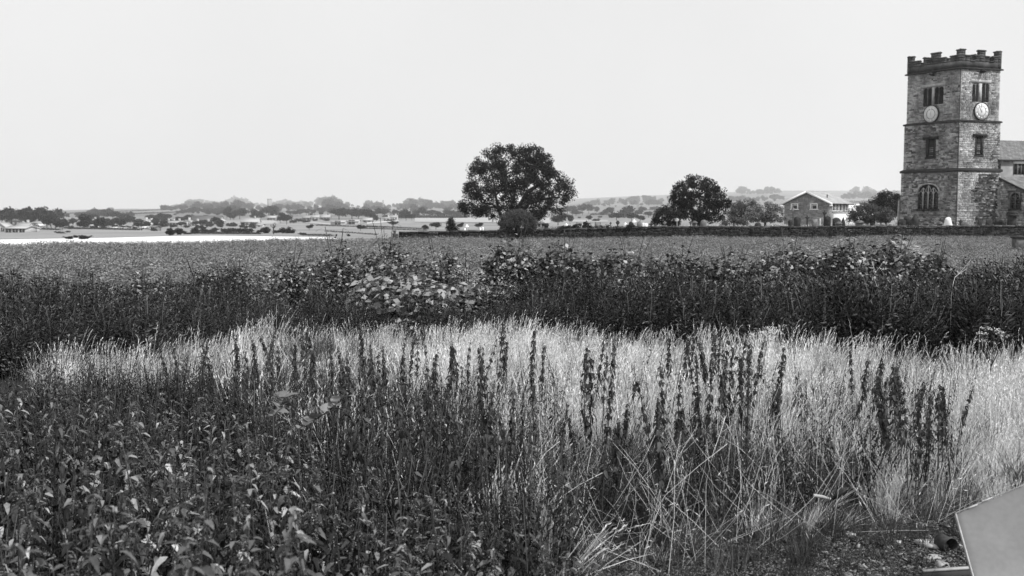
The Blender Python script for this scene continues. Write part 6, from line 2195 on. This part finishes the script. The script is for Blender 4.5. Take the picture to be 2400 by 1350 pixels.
# umbel plant and pale thistle
for px, py, d, lb, heads in ((2325, 785, 11.6, 'umbel weed with flat pale seed heads at the right of the dry grass', [(-.12, -.02, 1.0), (-.05, .03, 1.06), (.03, 0, 1.05), (.10, .02, 1.0), (-.13, 0, .90), (.15, 0, .96)]),
                             (1805, 772, 12.6, 'pale dry thistle head standing before the dark weeds', [(0, 0, 1.0), (-.05, 0, .93), (.05, 0, .95), (0.02, 0, .86)])):
    q = at(px, py, d)
    h = q.z
    t = thing('umbel_weed' if d < 12 else 'dry_thistle', lb, 'weed', (q.x, d, 0))
    sm, hd = MB(), MB()
    for hx, hy, hz in heads:
        sm.tube([(0, 0, 0), (0, 0, h * 0.55), (hx, hy, hz * h)], [0.007, 0.006, 0.003], 5)
        for k in range(10):
            a = k * 0.628
            e = np.array((hx + math.cos(a) * 0.05, hy + math.sin(a) * 0.05, hz * h + 0.03 - 0.012 * (k % 2)))
            sm.tube([(hx, hy, hz * h - 0.03), e], [0.002, 0.001], 3)
            hd.leaves(e + G.normal(size=(4, 3)) * (.012, .012, .004), rand_dir(4) * (1, 1, .4), 0.016, 0.012)
    part('stem', sm, M_SPIRE if d < 12 else M_STRAW2, t)
    part('seed_heads', hd, M_FLOWER, t, kind='stuff')

# ------------------------------------------------------------------ rubble corner, litter and the metal sheet
CH = []
for k in range(6):
    mb = MB()
    for _ in range(5):
        a = U(0, 6.28)
        c = np.array((U(-.05, .05), U(-.05, .05), U(0, .012)))
        s = np.array((U(.008, .034), U(.004, .016), U(.002, .007)))
        mb.frame(c, np.array((math.cos(a), math.sin(a), U(-.3, .3))) * s[0], np.array((-math.sin(a), math.cos(a), U(-.3, .3))) * s[1], (U(-.002, .002), 0, s[2]))
    mb.leaves(G.uniform(-.06, .06, (7, 3)) * (1, 1, .15) + (0, 0, .012), rand_dir(7) * (1, 1, .25), G.uniform(.02, .06, 7), .01, nrm=np.tile((0, 0, 1.), (7, 1)))
    CH.append(proto(mb, 'chips', M_CHIP))
P, S = [], []
PR = [(1380, 1290), (1600, 1262), (1750, 1235), (1950, 1215), (2150, 1180), (2480, 1190), (2480, 1500), (1380, 1500)]
for _ in range(30000):
    y = U(5.0, 7.6)
    x = U(-0.02, 0.58) * y
    px, py = pix(x, y, 0)
    if inpoly(px, py, PR) and R.random() < (0.8 if py > 1260 else 0.4):
        P.append((x, y, ground_z(x, y))); S.append(U(0.2, 0.7) if R.random() < .94 else U(0.7, 1.3))
n = len(P)
scatter('rubble', CH, P, G.uniform(0, 6.28, n), S, G.integers(0, 6, n), tilt(n, 0.3), 'dark cindery rubble with pale chips in the bottom right corner', 'rubble')
def rock(name, px, py, w, hgt, dep, m, label, seed, cat='stone', rz=0.0):
    g = np.random.default_rng(seed)
    q = hit(px, py, 0.0)
    W = w / F * q.y
    t = Vector((q.x, q.y, ground_z(q.x, q.y)))
    prof = [(0.9, -0.02), (1.0, 0.3), (0.9, 0.72), (0.7, 0.95), (0.0, 0.9)]
    V, Fq = [], []
    n = 8
    wob = g.uniform(0.55, 1.2, n)
    hgt *= 0.5
    for r, z in prof:
        for j in range(n):
            th = 2 * math.pi * j / n
            k = r * wob[j] * g.uniform(0.85, 1.12)
            V.append((math.cos(th) * k * W / 2, math.sin(th) * k * dep / 2, z * hgt * g.uniform(0.7, 1.2)))
    for i in range(len(prof) - 1):
        for j in range(n):
            a, b = i * n + j, i * n + (j + 1) % n
            Fq.append([a, b, b + n, a + n])
    o = link(name, MB().add(V, Fq).mesh(name, m), None, t)
    o.rotation_euler = (0, 0, rz)
    return tag(o, label, cat)
rock('pale_stone', 2195, 1278, 105, 0.075, 0.22, M_CHALK, 'large flat pale stone left of the rusty can', 1, rz=0.35)
rock('pale_stone', 2107, 1273, 22, 0.05, 0.08, M_CHALK, 'small pale stone left of the large flat pale stone', 2)
rock('pale_stone', 2122, 1262, 14, 0.035, 0.05, M_CHALK, 'tiny white stone behind the small pale one', 3)
rock('pale_stone', 2178, 1262, 12, 0.05, 0.05, M_CHALK, 'tiny white stone behind the large flat pale stone', 4)
rock('flat_stone', 2130, 1207, 46, 0.06, 0.16, M_GREYSTONE, 'flat grey stone in the grass edge above the rubble', 5)
rock('pale_stone', 2160, 1230, 34, 0.03, 0.1, M_CHALK, 'white chalky patch of stone in front of the flat grey stone', 6)
rock('pale_stone', 2108, 1186, 30, 0.03, 0.1, M_CHALK, 'crumbly white stone behind the flat grey stone', 7)
rock('pale_stone', 2093, 1147, 26, 0.04, 0.08, M_CHALK, 'white stone lying far back in the grass', 8)
rock('pale_stone', 1993, 1252, 24, 0.04, 0.08, M_CHALK, 'pale stone at the left end of the rubble', 9)
rock('pale_stone', 2254, 1284, 26, 0.03, 0.1, M_WOOD, 'pale flat piece between the rusty can and the metal sheet', 10)
rock('pale_stone', 2098, 1340, 22, 0.02, 0.06, M_CHALK, 'pale chip at the bottom near the plank', 11)
rock('pale_stone', 2120, 1327, 18, 0.02, 0.06, M_CHALK, 'pale chip above the plank end', 12)
rock('pale_stone', 1933, 1292, 16, 0.03, 0.05, M_CHALK, 'small pale stone on the left rubble', 13)
rock('broken_brick', 2210, 1330, 34, 0.085, 0.1, M_GREYSTONE, 'dark broken brick standing beside the plank', 14, 'brick')
rock('broken_brick', 2185, 1310, 60, 0.05, 0.12, M_GREYSTONE, 'low broken brick half buried in front of the large pale stone', 15, 'brick', 0.2)
rock('flat_stone', 1985, 1345, 34, 0.05, 0.1, M_GREYSTONE, 'grey angular stone at the bottom edge of the rubble', 16)
q = hit(2216, 1290, 0.0)
can = thing('rusty_can', 'rusty open tin can lying on its side by the metal sheet', 'can', (q.x, q.y, ground_z(q.x, q.y) + 0.05), math.radians(28))
can.scale = (0.78, 0.55, 0.78)
can.rotation_euler[2] = math.radians(14)
mb = MB()
n = 22
for r0, r1, y0, y1 in ((0.064, 0.064, -0.10, 0.10),):
    V = []
    for yy, rr in ((-0.10, .0655), (-0.095, .0655), (-0.09, .064), (0.03, .0625), (0.10, .064), (0.10, .0), (-0.10, .0615), (0.09, .0605)):
        for j in range(n):
            th = 2 * math.pi * j / n
            V.append((math.cos(th) * rr, yy, math.sin(th) * rr))
    Fq = []
    for a, b in ((0, 1), (1, 2), (2, 3), (3, 4), (4, 5), (6, 0), (7, 6)):
        for j in range(n):
            Fq.append([a * n + j, a * n + (j + 1) % n, b * n + (j + 1) % n, b * n + j])
    mb.add(V, Fq)
part('body', mb, M_RUST, can)
part('lid_rim', MB().tube([(math.cos(t) * .066, -0.1, math.sin(t) * .066) for t in np.linspace(0, 6.283, 23)], [0.003] * 23, 5, False), M_RUST, can)
# plank end and stick, dark tin scrap
a, b = hit(2165, 1343, 0.05), hit(2285, 1331, 0.05)
a, b = Vector((a.x, a.y, 0.05)), Vector((b.x + 0.15, b.y, 0.05))
t = thing('plank', 'dark plank on edge at the bottom beside the metal sheet', 'plank', (a.x, a.y, 0))
v = b - a
part('board', MB().frame((0, 0, -0.02), (v.x, v.y, 0), (0, 0.035, 0), (0, 0, 0.07)), M_DARKWOOD, t)
part('top_edge', MB().frame((0, -0.002, 0.052), (v.x, v.y, 0), (0, 0.03, 0), (0, 0, 0.012)), M_WOOD, t)
a, b = at(1906, 1161, 7.15), at(1950, 1171, 7.15)
t = thing('broken_stick', 'short pale broken stick lying in the grass left of the rubble', 'stick', tuple(a))
part('stick', MB().tube([(0, 0, 0), (b - a) / 2 + Vector((0, 0, 0.004)), b - a], [0.012, 0.013, 0.009], 7), M_WOOD, t)
part('bark_end', MB().tube([b - a, (b - a) * 1.1], [0.0085, 0.004], 6), M_DARKWOOD, t)
a, b = at(1953, 1172, 7.1), at(1982, 1146, 7.12)
t = thing('tin_scrap', 'bent black piece of scrap beside the pale stick', 'scrap', tuple(a))
v = b - a
part('blade', MB().slab([(0, 0), (v.x * .55, v.z * .3), (v.x, v.z * .8), (v.x, v.z * 1.05), (v.x * .75, v.z * .95), (v.x * .35, v.z * .5)], (0, 0, 0), (1, 0, 0), (0, 0, 1), (0, 0.05, 0)), M_TIN, t)
part('stalk', MB().tube([(0, 0.02, 0.01), (-0.05, 0.02, -0.09), (-0.07, 0.02, -a.z)], [0.005, 0.003, 0.002], 5), M_TIN, t)
# the leaning sheet of metal
SD = 5.0
c0, c1 = at(2238.5, 1206, SD), at(2420, 1131, SD + 0.12)
dn = at(2279, 1352, SD - 0.25)
t = thing('metal_sheet', 'large pale grey metal sheet leaning into the bottom right corner', 'sheet', (c0.x, SD, 0))
o = Vector((c0.x, SD, 0))
A, B, C = c0 - o, c1 - o, dn - o
e1, e2 = (B - A) * 4.5, (C - A)
k = (A.z + 0.02) / (A.z - C.z)
e2 = e2 * k
nrm = e1.cross(e2).normalized()
if nrm.y > 0: nrm = -nrm
m = 46
V = []
for i in range(m + 1):
    s = i / m
    j_ = (R.gauss(0, 0.0012) + (0.004 if 0.045 < s < 0.10 else 0)) if 0 < i < m else 0
    p = A + e1 * s - e2 * (j_ / e2.length)
    V += [p, A + e1 * s + e2, p - nrm * 0.012, A + e1 * s + e2 - nrm * 0.012]
Fq = []
for i in range(m):
    a, b = i * 4, i * 4 + 4
    Fq += [[a, b, b + 1, a + 1], [a + 2, a + 3, b + 3, b + 2], [a, a + 2, b + 2, b]]
Fq += [[0, 1, 3, 2], [m * 4, m * 4 + 2, m * 4 + 3, m * 4 + 1]]
part('sheet', MB().add([tuple(p) for p in V], Fq), M_PANEL, t)
def strip(s0, s1, w, up, lift=0.003):
    mb = MB()
    p, q = A + e1 * s0 - e2 * (up / e2.length) + nrm * lift, e1 * (s1 - s0)
    return mb.frame(p, q, e2 * (w / e2.length), nrm * 0.004)
part('folded_edge', strip(0.0, 1.0, 0.005, 0.007), M_EDGE, t)
part('torn_lip', strip(0.037, 0.062, 0.007, 0.004, 0.006), M_PALETRIM, t)
part('torn_lip', strip(0.075, 0.105, 0.006, 0.008, 0.006), M_PALETRIM, t)
mb = MB()
mb.frame(A + nrm * 0.003, e2, e1.normalized() * 0.006, nrm * 0.004)
part('side_edge', mb, M_EDGE, t)
